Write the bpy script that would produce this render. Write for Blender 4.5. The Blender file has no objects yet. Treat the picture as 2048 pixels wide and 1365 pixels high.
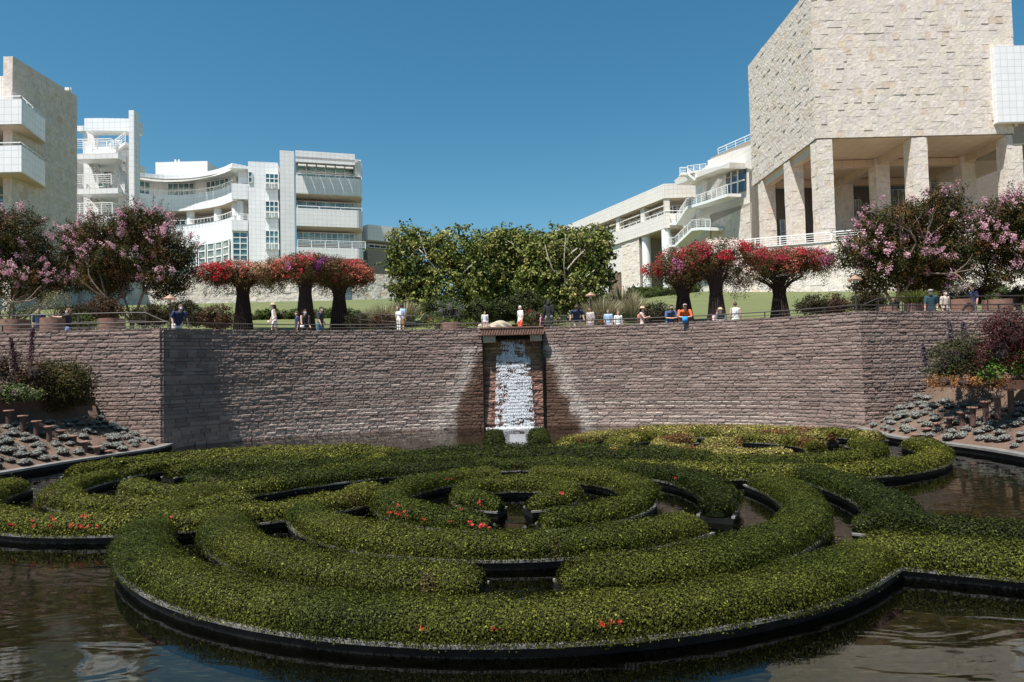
import bpy, math, random
import numpy as np
from mathutils import Vector, Matrix
R = math.radians
random.seed(7); RNG = np.random.default_rng(7)
scene = bpy.context.scene
# ---------------------------------------------------------------- camera
CAMZ = 2.93; FPX = 1365.0
pitch, roll = math.atan(49.5/1365), math.atan(0.024)
fw = Vector((0, math.cos(pitch), math.sin(pitch))); r0 = Vector((1, 0, 0)); u0 = r0.cross(fw)
rt = r0*math.cos(roll) - u0*math.sin(roll); up = u0*math.cos(roll) + r0*math.sin(roll)
cam_d = bpy.data.cameras.new("camera"); cam = bpy.data.objects.new("camera", cam_d)
scene.collection.objects.link(cam)
cam.matrix_world = Matrix(((rt.x, up.x, -fw.x, 0), (rt.y, up.y, -fw.y, 0), (rt.z, up.z, -fw.z, CAMZ), (0, 0, 0, 1)))
cam_d.sensor_width = 36; cam_d.lens = FPX/2048*36; cam_d.clip_start = 0.1; cam_d.clip_end = 6000
scene.camera = cam
# ---------------------------------------------------------------- sky, sun, exposure
SUN_EL, SUN_AZ = 67.0, 43.0           # azimuth: degrees to the left of straight behind the camera
s_dir = Vector((-math.sin(R(SUN_AZ))*math.cos(R(SUN_EL)), -math.cos(R(SUN_AZ))*math.cos(R(SUN_EL)), math.sin(R(SUN_EL))))
sd = bpy.data.lights.new("sun", 'SUN'); sd.energy = 5.0; sd.angle = R(0.53); sd.color = (1.0, 0.965, 0.915)
sun = bpy.data.objects.new("sun", sd); scene.collection.objects.link(sun)
sun.rotation_euler = (-s_dir).to_track_quat('-Z', 'Y').to_euler(); sun.location = (0, 0, 60)
world = bpy.data.worlds.new("World"); scene.world = world; world.use_nodes = True
wt = world.node_tree; wt.nodes.clear()
wo = wt.nodes.new('ShaderNodeOutputWorld'); bg = wt.nodes.new('ShaderNodeBackground'); sk = wt.nodes.new('ShaderNodeTexSky')
sk.sky_type = 'NISHITA'; sk.sun_disc = False; sk.sun_elevation = R(SUN_EL)
sk.sun_rotation = math.atan2(s_dir.x, s_dir.y)
sk.air_density = 1.0; sk.dust_density = 0.35; sk.ozone_density = 1.6; sk.altitude = 200
hs = wt.nodes.new('ShaderNodeHueSaturation'); hs.inputs['Saturation'].default_value = 1.30; hs.inputs['Hue'].default_value = 0.479; hs.inputs['Value'].default_value = 0.79
wt.links.new(sk.outputs[0], hs.inputs['Color']); wt.links.new(hs.outputs[0], bg.inputs[0])
bg.inputs[1].default_value = 0.08
wt.links.new(bg.outputs[0], wo.inputs[0])
scene.view_settings.view_transform = 'Standard'; scene.view_settings.look = 'None'
scene.view_settings.exposure = 0.88; scene.view_settings.gamma = 1.0; scene.view_settings.use_curve_mapping = False
scene.render.engine = 'CYCLES'
scene.cycles.max_bounces = 6; scene.cycles.diffuse_bounces = 3; scene.cycles.transparent_max_bounces = 8
scene.cycles.use_denoising = True
# ---------------------------------------------------------------- helpers
def ray(px, py):
    return rt*((px-1024)/FPX) - up*((py-682.5)/FPX) + fw
def at(px, py, Y):                    # point of the photograph's ray at depth Y
    d = ray(px, py); t = Y/d.y
    return Vector((d.x*t, Y, CAMZ + d.z*t))
def onz(px, py, z):                   # point of the ray on the level z
    d = ray(px, py); t = (z-CAMZ)/d.z
    return Vector((d.x*t, d.y*t, z))
ROOT = {}
def tag(o, label=None, cat=None, group=None, kind=None):
    if label: o['label'] = label
    if cat: o['category'] = cat
    if group: o['group'] = group
    if kind: o['kind'] = kind
    return o
def link(o, parent=None):
    scene.collection.objects.link(o)
    if parent is not None: o.parent = parent
    return o
def empty(name, loc, label, cat, group=None):
    o = bpy.data.objects.new(name, None); o.empty_display_size = 0.3; link(o)
    o.location = loc; ROOT[o.name] = Vector(loc)
    return tag(o, label, cat, group)
def wloc(p):
    return ROOT.get(p.name, Vector((0, 0, 0))) if p is not None else Vector((0, 0, 0))
def copy_tree(o, parent=None):
    c = o.copy(); scene.collection.objects.link(c)
    if parent is not None: c.parent = parent
    for ch in [x for x in o.children]: copy_tree(ch, c)
    return c
def np_mesh(name, V, F, mat, parent=None, col=None, smooth=False, org=None, mats=None, mi=None):
    """V (n,3), F (m,k) equal-sided faces; col (m,3) a colour per face"""
    V = np.asarray(V, dtype=np.float32); F = np.asarray(F, dtype=np.int32)
    w = wloc(parent); o0 = Vector(org) if org is not None else w
    V = V - np.array(o0, dtype=np.float32)
    me = bpy.data.meshes.new(name); k = F.shape[1]; m = len(F)
    me.vertices.add(len(V)); me.vertices.foreach_set('co', V.ravel())
    me.loops.add(m*k); me.loops.foreach_set('vertex_index', F.ravel())
    me.polygons.add(m); me.polygons.foreach_set('loop_start', np.arange(m, dtype=np.int32)*k)
    me.polygons.foreach_set('loop_total', np.full(m, k, dtype=np.int32))
    me.polygons.foreach_set('use_smooth', np.full(m, bool(smooth)))
    for mm in (mats or [mat]): me.materials.append(mm)
    if mi is not None: me.polygons.foreach_set('material_index', np.asarray(mi, dtype=np.int32))
    if col is not None:
        a = me.attributes.new('Col', 'FLOAT_COLOR', 'FACE')
        c = np.ones((m, 4), dtype=np.float32); c[:, :3] = col
        a.data.foreach_set('color', c.ravel())
    me.update(calc_edges=True)
    ob = bpy.data.objects.new(name, me); link(ob, parent)
    ob.location = o0 - w
    ROOT[ob.name] = o0
    return ob
class MB:
    """collects boxes, prisms and tubes and links them as one mesh object"""
    def __init__(s): s.v = []; s.f = []
    def add(s, vs, fs):
        n = len(s.v); s.v += [tuple(p) for p in vs]; s.f += [tuple(n+i for i in f) for f in fs]
    def box(s, c, d, rz=0.0):
        x, y, z = d[0]/2, d[1]/2, d[2]/2; ca, sa = math.cos(rz), math.sin(rz)
        vs = [(c[0]+i*x*ca-j*y*sa, c[1]+i*x*sa+j*y*ca, c[2]+k*z) for k in (-1, 1) for j in (-1, 1) for i in (-1, 1)]
        s.add(vs, [(0,2,3,1), (4,5,7,6), (0,1,5,4), (2,6,7,3), (0,4,6,2), (1,3,7,5)]); return s
    def prism(s, poly, z0, z1):
        n = len(poly); a = sum(poly[i][0]*poly[(i+1)%n][1]-poly[(i+1)%n][0]*poly[i][1] for i in range(n))
        if a < 0: poly = poly[::-1]
        f = lambda q, i: q[i] if isinstance(q, (list, tuple)) else q
        vs = [(p[0], p[1], f(z0, i)) for i, p in enumerate(poly)] + [(p[0], p[1], f(z1, i)) for i, p in enumerate(poly)]
        s.add(vs, [tuple(range(n))[::-1], tuple(range(n, 2*n))] + [(i, (i+1)%n, n+(i+1)%n, n+i) for i in range(n)]); return s
    def hexa(s, p):                    # eight corners: bottom ring 0-3, top ring 4-7
        s.add(p, [(3,2,1,0), (4,5,6,7), (0,1,5,4), (1,2,6,5), (2,3,7,6), (3,0,4,7)]); return s
    def tube(s, pts, rad, n=8, cap=True):
        pts = [Vector(p) for p in pts]; m = len(pts)
        if not isinstance(rad, (list, tuple)): rad = [rad]*m
        base = len(s.v); ref = None
        for i, p in enumerate(pts):
            t = (pts[min(i+1, m-1)]-pts[max(i-1, 0)]).normalized()
            if ref is None: ref = t.orthogonal().normalized()
            ref = (ref - t*ref.dot(t)); ref = ref.normalized() if ref.length > 1e-6 else t.orthogonal().normalized()
            b = t.cross(ref)
            for k in range(n):
                a = 2*math.pi*k/n; q = p + (ref*math.cos(a)+b*math.sin(a))*rad[i]; s.v.append((q.x, q.y, q.z))
        for i in range(m-1):
            for k in range(n):
                a = base+i*n+k; b2 = base+i*n+(k+1)%n
                s.f.append((a, b2, b2+n, a+n))
        if cap:
            s.f.append(tuple(base+k for k in range(n))[::-1]); s.f.append(tuple(base+(m-1)*n+k for k in range(n)))
        return s
    def bar(s, a, b, w, h=None):       # rectangular bar between two points
        a = Vector(a); b = Vector(b); t = (b-a).normalized(); h = h or w
        sd = t.cross(Vector((0, 0, 1)))
        sd = sd.normalized() if sd.length > 1e-4 else Vector((1, 0, 0)); u = sd.cross(t)
        c = [(-w/2, -h/2), (w/2, -h/2), (w/2, h/2), (-w/2, h/2)]
        vs = [a+sd*x+u*y for x, y in c] + [b+sd*x+u*y for x, y in c]
        s.add(vs, [(0,1,2,3), (7,6,5,4), (0,4,5,1), (1,5,6,2), (2,6,7,3), (3,7,4,0)]); return s
    def lathe(s, prof, c, n=24):       # prof: list of (radius, z)
        base = len(s.v)
        for r_, z in prof:
            for k in range(n):
                a = 2*math.pi*k/n; s.v.append((c[0]+r_*math.cos(a), c[1]+r_*math.sin(a), c[2]+z))
        for i in range(len(prof)-1):
            for k in range(n):
                a = base+i*n+k; b = base+i*n+(k+1)%n
                s.f.append((a, b, b+n, a+n))
        s.f.append(tuple(base+k for k in range(n))[::-1]); s.f.append(tuple(base+(len(prof)-1)*n+k for k in range(n)))
        return s
    def sweep(s, path, prof, closed=False):   # path: (x,y) list; prof: (offset to the right, z) closed ring
        P = [Vector((p[0], p[1])) for p in path]; m = len(P); k = len(prof); base = len(s.v)
        for i, p in enumerate(P):
            if closed: t = (P[(i+1)%m]-P[i-1]).normalized()
            else: t = (P[min(i+1, m-1)]-P[max(i-1, 0)]).normalized()
            nr = Vector((t.y, -t.x))
            for o, z in prof:
                q = p+nr*o; s.v.append((q.x, q.y, z))
        for i in range(m if closed else m-1):
            for j in range(k):
                a = base+i*k+j; b = base+i*k+(j+1)%k; c = base+((i+1)%m)*k+(j+1)%k; d = base+((i+1)%m)*k+j
                s.f.append((a, d, c, b))
        if not closed:
            s.f.append(tuple(base+j for j in range(k))); s.f.append(tuple(base+(m-1)*k+j for j in range(k))[::-1])
        return s
    def build(s, name, mat, parent=None, smooth=False, org=None):
        w = wloc(parent); o0 = Vector(org) if org is not None else w
        me = bpy.data.meshes.new(name); me.from_pydata(s.v, [], s.f); me.update()
        uv = me.uv_layers.new(name='UVMap'); nv = len(me.vertices); nl = len(me.loops)
        co = np.empty(nv*3, np.float32); me.vertices.foreach_get('co', co); co = co.reshape(-1, 3)
        li = np.empty(nl, np.int32); me.loops.foreach_get('vertex_index', li)
        npz = len(me.polygons); nr = np.empty(npz*3, np.float32); me.polygons.foreach_get('normal', nr); nr = nr.reshape(-1, 3)
        lt = np.empty(npz, np.int32); me.polygons.foreach_get('loop_total', lt)
        N = np.repeat(nr, lt, axis=0); P = co[li]
        flat = np.abs(N[:, 2]) > 0.8; h = np.hypot(N[:, 0], N[:, 1])+1e-9
        U = np.where(flat, P[:, 0], (-N[:, 1]*P[:, 0]+N[:, 0]*P[:, 1])/h); W = np.where(flat, P[:, 1], P[:, 2])
        uv.data.foreach_set('uv', np.stack([U, W], 1).astype(np.float32).ravel())
        me.vertices.foreach_set('co', (co-np.array(o0, dtype=np.float32)).ravel())
        me.materials.append(mat)
        if smooth: me.polygons.foreach_set('use_smooth', np.ones(npz, dtype=bool))
        me.update()
        ob = bpy.data.objects.new(name, me); link(ob, parent); ob.location = o0 - w; ROOT[ob.name] = o0
        return ob
def h01(a, seed=0):                    # hash of integer arrays to 0..1
    a = np.asarray(a).astype(np.int64)
    x = (a*374761393 + seed*668265263 + 1442695040) & 0xffffffff
    x = ((x ^ (x >> 13))*1274126177) & 0xffffffff
    x = ((x ^ (x >> 16))*2246822519) & 0xffffffff
    return ((x ^ (x >> 15)) & 0xffffff)/float(0xffffff)
def vnoise(P, f=1.0, seed=0):          # value noise, P (n,3)
    Q = np.asarray(P, dtype=np.float64)*f; i = np.floor(Q).astype(np.int64); t = Q-i; t = t*t*(3-2*t); out = 0
    for a in (0, 1):
        for b in (0, 1):
            for c in (0, 1):
                w = (t[:, 0] if a else 1-t[:, 0])*(t[:, 1] if b else 1-t[:, 1])*(t[:, 2] if c else 1-t[:, 2])
                out = out + w*h01((i[:, 0]+a)*73856093 ^ (i[:, 1]+b)*19349663 ^ (i[:, 2]+c)*83492791, seed)
    return out
def fbm(P, f, o=3, seed=0):
    return sum(vnoise(P, f*2**k, seed+k)*0.5**k for k in range(o))/sum(0.5**k for k in range(o))
def spline(pts, step=0.1, closed=False):
    P = [np.array(p, float) for p in pts]; n = len(P); out = []
    rng = range(n) if closed else range(n-1)
    for i in rng:
        p0 = P[(i-1)%n] if (closed or i > 0) else 2*P[0]-P[1]; p1 = P[i]; p2 = P[(i+1)%n]
        p3 = P[(i+2)%n] if (closed or i+2 < n) else 2*P[n-1]-P[n-2]
        k = max(1, int(np.linalg.norm(p2-p1)/step))
        for j in range(k):
            t = j/k
            out.append(0.5*((2*p1)+(-p0+p2)*t+(2*p0-5*p1+4*p2-p3)*t*t+(-p0+3*p1-3*p2+p3)*t**3))
    if not closed: out.append(P[-1])
    return np.array(out)
# ---------------------------------------------------------------- materials
def nmat(name):
    m = bpy.data.materials.new(name); m.use_nodes = True; nt = m.node_tree
    return m, nt, nt.nodes['Principled BSDF'], nt.nodes['Material Output']
def nd(nt, t, **kw):
    n = nt.nodes.new(t)
    for k, v in kw.items():
        if k.startswith('i_'): n.inputs[k[2:].replace('_', ' ')].default_value = v
        else: setattr(n, k, v)
    return n
def ramp(nt, fac, stops):
    r = nt.nodes.new('ShaderNodeValToRGB'); e = r.color_ramp.elements
    while len(e) < len(stops): e.new(0.5)
    for k, (p, c) in enumerate(stops): e[k].position = p; e[k].color = (c[0], c[1], c[2], 1)
    nt.links.new(fac, r.inputs[0]); return r
def simple(name, col, rough=0.7, metal=0.0, vary=0.15, scale=3.0, bump=0.0, coat=0.0):
    m, nt, b, o = nmat(name)
    tc = nd(nt, 'ShaderNodeTexCoord'); n = nd(nt, 'ShaderNodeTexNoise', i_Scale=scale, i_Detail=6.0)
    nt.links.new(tc.outputs['Object'], n.inputs['Vector'])
    lo = [c*(1-vary) for c in col]; hi = [min(1, c*(1+vary)) for c in col]
    r = ramp(nt, n.outputs[0], [(0.3, lo), (0.7, hi)]); nt.links.new(r.outputs[0], b.inputs['Base Color'])
    b.inputs['Roughness'].default_value = rough; b.inputs['Metallic'].default_value = metal
    if bump:
        bp = nd(nt, 'ShaderNodeBump', i_Strength=bump, i_Distance=0.05); nt.links.new(n.outputs[0], bp.inputs['Height'])
        nt.links.new(bp.outputs[0], b.inputs['Normal'])
    return m
def colmat(name, rough=0.85, transl=0.0, bump=0.0, bscale=8.0, spec=0.3, fine=0.0):
    """colour from the face attribute Col"""
    m, nt, b, o = nmat(name)
    a = nd(nt, 'ShaderNodeAttribute', attribute_name='Col')
    csrc = a.outputs['Color']
    tc = nd(nt, 'ShaderNodeTexCoord')
    if fine:
        n2 = nd(nt, 'ShaderNodeTexNoise', i_Scale=fine, i_Detail=8.0, i_Roughness=0.7); nt.links.new(tc.outputs['Object'], n2.inputs['Vector'])
        r = ramp(nt, n2.outputs[0], [(0.25, (.74, .72, .70)), (0.5, (1, 1, 1)), (0.8, (1.0, .97, .93))])
        mx = nd(nt, 'ShaderNodeMix', data_type='RGBA', blend_type='MULTIPLY'); mx.inputs[0].default_value = 1
        nt.links.new(csrc, mx.inputs[6]); nt.links.new(r.outputs[0], mx.inputs[7]); csrc = mx.outputs[2]
    nt.links.new(csrc, b.inputs['Base Color'])
    b.inputs['Roughness'].default_value = rough; b.inputs['Specular IOR Level'].default_value = spec
    if bump:
        n = nd(nt, 'ShaderNodeTexNoise', i_Scale=bscale, i_Detail=8.0, i_Roughness=0.65); nt.links.new(tc.outputs['Object'], n.inputs['Vector'])
        bp = nd(nt, 'ShaderNodeBump', i_Strength=bump, i_Distance=0.08); nt.links.new(n.outputs[0], bp.inputs['Height'])
        nt.links.new(bp.outputs[0], b.inputs['Normal'])
    if transl:
        t = nd(nt, 'ShaderNodeBsdfTranslucent'); mx = nd(nt, 'ShaderNodeMixShader'); mx.inputs[0].default_value = transl
        nt.links.new(csrc, t.inputs[0]); nt.links.new(b.outputs[0], mx.inputs[1]); nt.links.new(t.outputs[0], mx.inputs[2])
        nt.links.new(mx.outputs[0], o.inputs[0])
    return m
def panel_mat(name, col=(0.83, 0.825, 0.82), line=(0.60, 0.60, 0.61), w=0.76, h=0.76, mortar=0.03, rough=0.35):
    m, nt, b, o = nmat(name)
    uv = nd(nt, 'ShaderNodeUVMap', uv_map='UVMap')
    br = nd(nt, 'ShaderNodeTexBrick', offset=0.0, offset_frequency=1, squash=1.0, i_Scale=1.0, i_Mortar_Size=mortar, i_Mortar_Smooth=0.1, i_Bias=0.0, i_Brick_Width=w, i_Row_Height=h)
    br.inputs['Color1'].default_value = (*col, 1); br.inputs['Color2'].default_value = (*[c*0.955 for c in col], 1); br.inputs['Mortar'].default_value = (*line, 1)
    nt.links.new(uv.outputs[0], br.inputs['Vector'])
    n = nd(nt, 'ShaderNodeTexNoise', i_Scale=0.35, i_Detail=5.0); nt.links.new(uv.outputs[0], n.inputs['Vector'])
    r = ramp(nt, n.outputs[0], [(0.3, (.93, .93, .93)), (0.7, (1, 1, 1))])
    mx = nd(nt, 'ShaderNodeMix', data_type='RGBA', blend_type='MULTIPLY'); mx.inputs[0].default_value = 1
    nt.links.new(br.outputs[0], mx.inputs[6]); nt.links.new(r.outputs[0], mx.inputs[7]); nt.links.new(mx.outputs[2], b.inputs['Base Color'])
    b.inputs['Roughness'].default_value = rough
    bp = nd(nt, 'ShaderNodeBump', i_Strength=0.3, i_Distance=0.02, invert=True); nt.links.new(br.outputs['Fac'], bp.inputs['Height']); nt.links.new(bp.outputs[0], b.inputs['Normal'])
    return m
def glass_mat(name, col=(0.05, 0.115, 0.12)):
    m, nt, b, o = nmat(name)
    uv = nd(nt, 'ShaderNodeUVMap', uv_map='UVMap'); n = nd(nt, 'ShaderNodeTexNoise', i_Scale=0.5, i_Detail=3.0); nt.links.new(uv.outputs[0], n.inputs['Vector'])
    r = ramp(nt, n.outputs[0], [(0.35, [c*0.7 for c in col]), (0.65, [c*2.2 for c in col])]); nt.links.new(r.outputs[0], b.inputs['Base Color'])
    b.inputs['Roughness'].default_value = 0.06; b.inputs['Specular IOR Level'].default_value = 0.9; b.inputs['IOR'].default_value = 1.6
    return m
M = {}
M['white'] = panel_mat('white_enamel_panels')
M['cream'] = panel_mat('cream_enamel_panels', (0.74, 0.69, 0.63), (0.52, 0.48, 0.44))
M['pale'] = panel_mat('pale_enamel_panels', (0.81, 0.79, 0.765), (0.62, 0.59, 0.57))
M['whitepaint'] = simple('white_paint', (0.80, 0.79, 0.77), 0.4, vary=0.04)
M['soffit'] = panel_mat('soffit_panels', (0.60, 0.46, 0.34), (0.42, 0.31, 0.22), 1.5, 1.5, 0.03)  # warm bounce light under the slabs is put into this tan
M['glass'] = glass_mat('window_glass'); M['glassteal'] = glass_mat('teal_glass', (0.13, 0.21, 0.21)); M['glassdark'] = glass_mat('dark_glass', (0.008, 0.010, 0.014))
M['glasspale'] = glass_mat('pale_glass', (0.16, 0.19, 0.17))
M['leaf'] = colmat('foliage', 0.5, transl=0.12, spec=0.08)
M['petal'] = colmat('flower_petals', 0.6, transl=0.3, spec=0.2)
M['travertine'] = colmat('cleft_travertine', 0.9, bump=0.5, bscale=6.0, spec=0.2, fine=2.0)
M['granite'] = colmat('split_face_stone', 0.9, bump=0.7, bscale=22.0, spec=0.2, fine=14.0)
M['corten'] = simple('weathered_steel', (0.085, 0.040, 0.028), 0.75, vary=0.35, scale=6, bump=0.2)
M['cortenlight'] = simple('rust_brown_steel', (0.20, 0.105, 0.075), 0.7, vary=0.25, scale=8, bump=0.2)
M['rebar'] = simple('rusted_reinforcing_bar', (0.022, 0.011, 0.009), 0.9, vary=0.3, scale=9)
M['rail'] = simple('bronze_rail', (0.045, 0.038, 0.034), 0.55, metal=0.3, vary=0.2)
M['bark'] = simple('bark', (0.16, 0.115, 0.085), 0.9, vary=0.35, scale=7, bump=0.5)
M['barkpale'] = simple('pale_mottled_bark', (0.50, 0.44, 0.36), 0.8, vary=0.3, scale=5, bump=0.3)
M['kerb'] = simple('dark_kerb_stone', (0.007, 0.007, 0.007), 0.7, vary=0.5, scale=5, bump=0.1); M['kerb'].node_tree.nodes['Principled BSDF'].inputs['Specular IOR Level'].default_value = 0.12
M['coping'] = simple('grey_coping_stone', (0.15, 0.14, 0.13), 0.65, vary=0.25, scale=4)
M['paving'] = simple('tan_paving', (0.36, 0.30, 0.25), 0.85, vary=0.2, scale=1.5, bump=0.2)

def awning_mat():
    m, nt, b, o = nmat('translucent_awning'); b.inputs['Base Color'].default_value = (.78, .77, .75, 1); t = nd(nt, 'ShaderNodeBsdfTranslucent'); t.inputs[0].default_value = (.85, .83, .80, 1)
    mx = nd(nt, 'ShaderNodeMixShader'); mx.inputs[0].default_value = 0.75; nt.links.new(b.outputs[0], mx.inputs[1]); nt.links.new(t.outputs[0], mx.inputs[2]); nt.links.new(mx.outputs[0], o.inputs[0]); return m
M['awning'] = awning_mat()  # translucency stands in for light bounced up onto the undersides
def cards(P, N, size, aspect=0.5, jit=0.7, rng=RNG, ax=None):
    """one four-sided leaf per point; N mean facing; returns V (n*4,3) and F"""
    n = len(P); size = np.broadcast_to(size, (n,)).astype(float)
    nn = N+rng.normal(size=(n, 3))*jit; nn /= np.linalg.norm(nn, axis=1)[:, None]+1e-9
    a = rng.normal(size=(n, 3)) if ax is None else ax+rng.normal(size=(n, 3))*0.4
    a -= nn*(a*nn).sum(1)[:, None]; a /= np.linalg.norm(a, axis=1)[:, None]+1e-9
    b = np.cross(nn, a); L = size[:, None]; W = L*aspect
    V = np.stack([P-a*L*0.5, P+b*W*0.5+a*L*0.08-nn*L*0.06, P+a*L*0.5, P-b*W*0.5+a*L*0.08-nn*L*0.06], 1)
    return V.reshape(-1, 3), np.arange(n*4).reshape(-1, 4)
# ---------------------------------------------------------------- ground, pool, water
def mat_soil():
    m, nt, b, o = nmat('sandy_soil'); tc = nd(nt, 'ShaderNodeTexCoord')
    n = nd(nt, 'ShaderNodeTexNoise', i_Scale=1.2, i_Detail=8.0); n2 = nd(nt, 'ShaderNodeTexNoise', i_Scale=25.0, i_Detail=6.0, i_Roughness=0.8)
    nt.links.new(tc.outputs['Object'], n.inputs[0]); nt.links.new(tc.outputs['Object'], n2.inputs[0])
    r = ramp(nt, n.outputs[0], [(0.3, (.125, .076, .052)), (0.7, (.20, .132, .092))]); r2 = ramp(nt, n2.outputs[0], [(0.35, (.55, .5, .45)), (0.6, (1, 1, 1))])
    mx = nd(nt, 'ShaderNodeMix', data_type='RGBA', blend_type='MULTIPLY'); mx.inputs[0].default_value = 1
    nt.links.new(r.outputs[0], mx.inputs[6]); nt.links.new(r2.outputs[0], mx.inputs[7]); nt.links.new(mx.outputs[2], b.inputs['Base Color'])
    b.inputs['Roughness'].default_value = 0.95
    bp = nd(nt, 'ShaderNodeBump', i_Strength=0.8, i_Distance=0.06); nt.links.new(n2.outputs[0], bp.inputs['Height']); nt.links.new(bp.outputs[0], b.inputs['Normal'])
    return m
def mat_lawn():
    m, nt, b, o = nmat('mown_lawn'); tc = nd(nt, 'ShaderNodeTexCoord')
    mp = nd(nt, 'ShaderNodeMapping'); mp.inputs['Scale'].default_value = (0.25, 0.9, 0.5); nt.links.new(tc.outputs['Object'], mp.inputs[0])
    n = nd(nt, 'ShaderNodeTexNoise', i_Scale=0.6, i_Detail=8.0, i_Roughness=0.65); n2 = nd(nt, 'ShaderNodeTexNoise', i_Scale=18.0, i_Detail=4.0)
    nt.links.new(mp.outputs[0], n.inputs[0]); nt.links.new(tc.outputs['Object'], n2.inputs[0])
    r = ramp(nt, n.outputs[0], [(0.3, (.082, .098, .026)), (0.55, (.108, .125, .036)), (0.75, (.145, .150, .052))]); r2 = ramp(nt, n2.outputs[0], [(0.3, (.7, .7, .7)), (0.7, (1, 1, 1))])
    mx = nd(nt, 'ShaderNodeMix', data_type='RGBA', blend_type='MULTIPLY'); mx.inputs[0].default_value = 1
    nt.links.new(r.outputs[0], mx.inputs[6]); nt.links.new(r2.outputs[0], mx.inputs[7]); nt.links.new(mx.outputs[2], b.inputs['Base Color'])
    b.inputs['Roughness'].default_value = 0.9
    return m
def mat_floor():
    m, nt, b, o = nmat('mosaic_pool_floor'); tc = nd(nt, 'ShaderNodeTexCoord')
    mp = nd(nt, 'ShaderNodeMapping'); mp.inputs['Scale'].default_value = (5, 22, 5); nt.links.new(tc.outputs['Object'], mp.inputs[0])
    v = nd(nt, 'ShaderNodeTexVoronoi', i_Scale=1.6); nt.links.new(mp.outputs[0], v.inputs[0])
    sp = nd(nt, 'ShaderNodeSeparateColor'); nt.links.new(v.outputs['Color'], sp.inputs[0])
    r = ramp(nt, sp.outputs[0], [(0.0, (.014, .013, .006)), (0.5, (.034, .030, .013)), (0.75, (.060, .042, .018)), (0.9, (.030, .040, .036)), (1.0, (.15, .13, .08))])
    n = nd(nt, 'ShaderNodeTexNoise', i_Scale=0.5, i_Detail=6.0); nt.links.new(tc.outputs['Object'], n.inputs[0])
    r2 = ramp(nt, n.outputs[0], [(0.3, (.55, .55, .5)), (0.7, (1.2, 1.15, 1))])
    mx = nd(nt, 'ShaderNodeMix', data_type='RGBA', blend_type='MULTIPLY'); mx.inputs[0].default_value = 1
    nt.links.new(r.outputs[0], mx.inputs[6]); nt.links.new(r2.outputs[0], mx.inputs[7]); nt.links.new(mx.outputs[2], b.inputs['Base Color'])
    return m
def mat_water():
    m, nt, b, o = nmat('pool_water'); nt.nodes.remove(b); tc = nd(nt, 'ShaderNodeTexCoord')
    mp = nd(nt, 'ShaderNodeMapping'); mp.inputs['Scale'].default_value = (1.0, 2.0, 1.0); nt.links.new(tc.outputs['Object'], mp.inputs[0])
    n1 = nd(nt, 'ShaderNodeTexNoise', i_Scale=0.9, i_Detail=2.0, i_Distortion=0.8); n2 = nd(nt, 'ShaderNodeTexNoise', i_Scale=5.0, i_Detail=3.0)
    nt.links.new(mp.outputs[0], n1.inputs[0]); nt.links.new(mp.outputs[0], n2.inputs[0])
    b1 = nd(nt, 'ShaderNodeBump', i_Strength=1.0, i_Distance=0.011); nt.links.new(n1.outputs[0], b1.inputs['Height'])
    b2 = nd(nt, 'ShaderNodeBump', i_Strength=0.15, i_Distance=0.004); nt.links.new(n2.outputs[0], b2.inputs['Height']); nt.links.new(b1.outputs[0], b2.inputs['Normal'])
    g = nd(nt, 'ShaderNodeBsdfGlossy', i_Roughness=0.015); t = nd(nt, 'ShaderNodeBsdfTransparent'); t.inputs[0].default_value = (.50, .52, .42, 1)
    fr = nd(nt, 'ShaderNodeFresnel', i_IOR=1.6); mx = nd(nt, 'ShaderNodeMixShader')
    for x in (g, fr): nt.links.new(b2.outputs[0], x.inputs['Normal'])
    nt.links.new(fr.outputs[0], mx.inputs[0]); nt.links.new(t.outputs[0], mx.inputs[1]); nt.links.new(g.outputs[0], mx.inputs[2]); nt.links.new(mx.outputs[0], o.inputs[0])
    return m
M['soil'] = mat_soil(); M['lawn'] = mat_lawn(); M['floor'] = mat_floor(); M['water'] = mat_water()
WTOP = 4.76; TFLOOR = 4.02
# shore: clockwise seen from above, starting at the left wall corner
shore_left = [(-13.75, 26.9), (-13.6, 25.5), (-14.1, 23.9), (-14.7, 22.1), (-15.1, 20.1), (-15.7, 17), (-16.0, 13), (-15.2, 9), (-12, 5.6), (-6, 4.8), (0, 4.95), (3.5, 5.28), (5, 5.45), (9, 6.3), (12.2, 9.0), (13.6, 13), (14.1, 16.5), (14.0, 18.6), (13.95, 20.0), (13.6, 21.8), (13.3, 23.3), (13.4, 25.2), (13.75, 26.9)]
shore = spline(shore_left, 0.4)
wall_arc = [(-13.8, 26.9), (-12.1, 28.9), (-9.3, 30.7), (-6.5, 31.7), (-4, 32.35), (-1.42, 32.65)]
arcL = spline(wall_arc, 0.3); arcR = np.array([(-x, y) for x, y in arcL[::-1]])
back = np.vstack([arcL, [(-1.42, 33.2), (1.42, 33.2)], arcR])
MB().prism([tuple(p) for p in np.vstack([shore[::-1], back[1:-1]])[::-1]], -0.62, -0.42).build('pool_floor', M['floor'])['kind'] = 'structure'
ring = np.vstack([shore, (back[::-1])[1:-1]])
n = len(ring)
wv = [(x, y, 0.0) for x, y in ring]
wb = MB(); wb.add(wv, [tuple(range(n))])
wo_ = wb.build('water', M['water']); wo_['kind'] = 'structure'
if wo_.data.polygons[0].normal.z < 0: wo_.data.flip_normals()
# pool edge kerb (own thing of the setting)
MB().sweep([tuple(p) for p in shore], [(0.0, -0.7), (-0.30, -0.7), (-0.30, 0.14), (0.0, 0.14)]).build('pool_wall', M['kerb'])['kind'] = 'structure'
MB().sweep([tuple(p) for p in shore], [(0.03, 0.145), (-0.34, 0.145), (-0.34, 0.21), (0.03, 0.21)]).build('pool_coping', M['coping'])['kind'] = 'structure'
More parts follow.
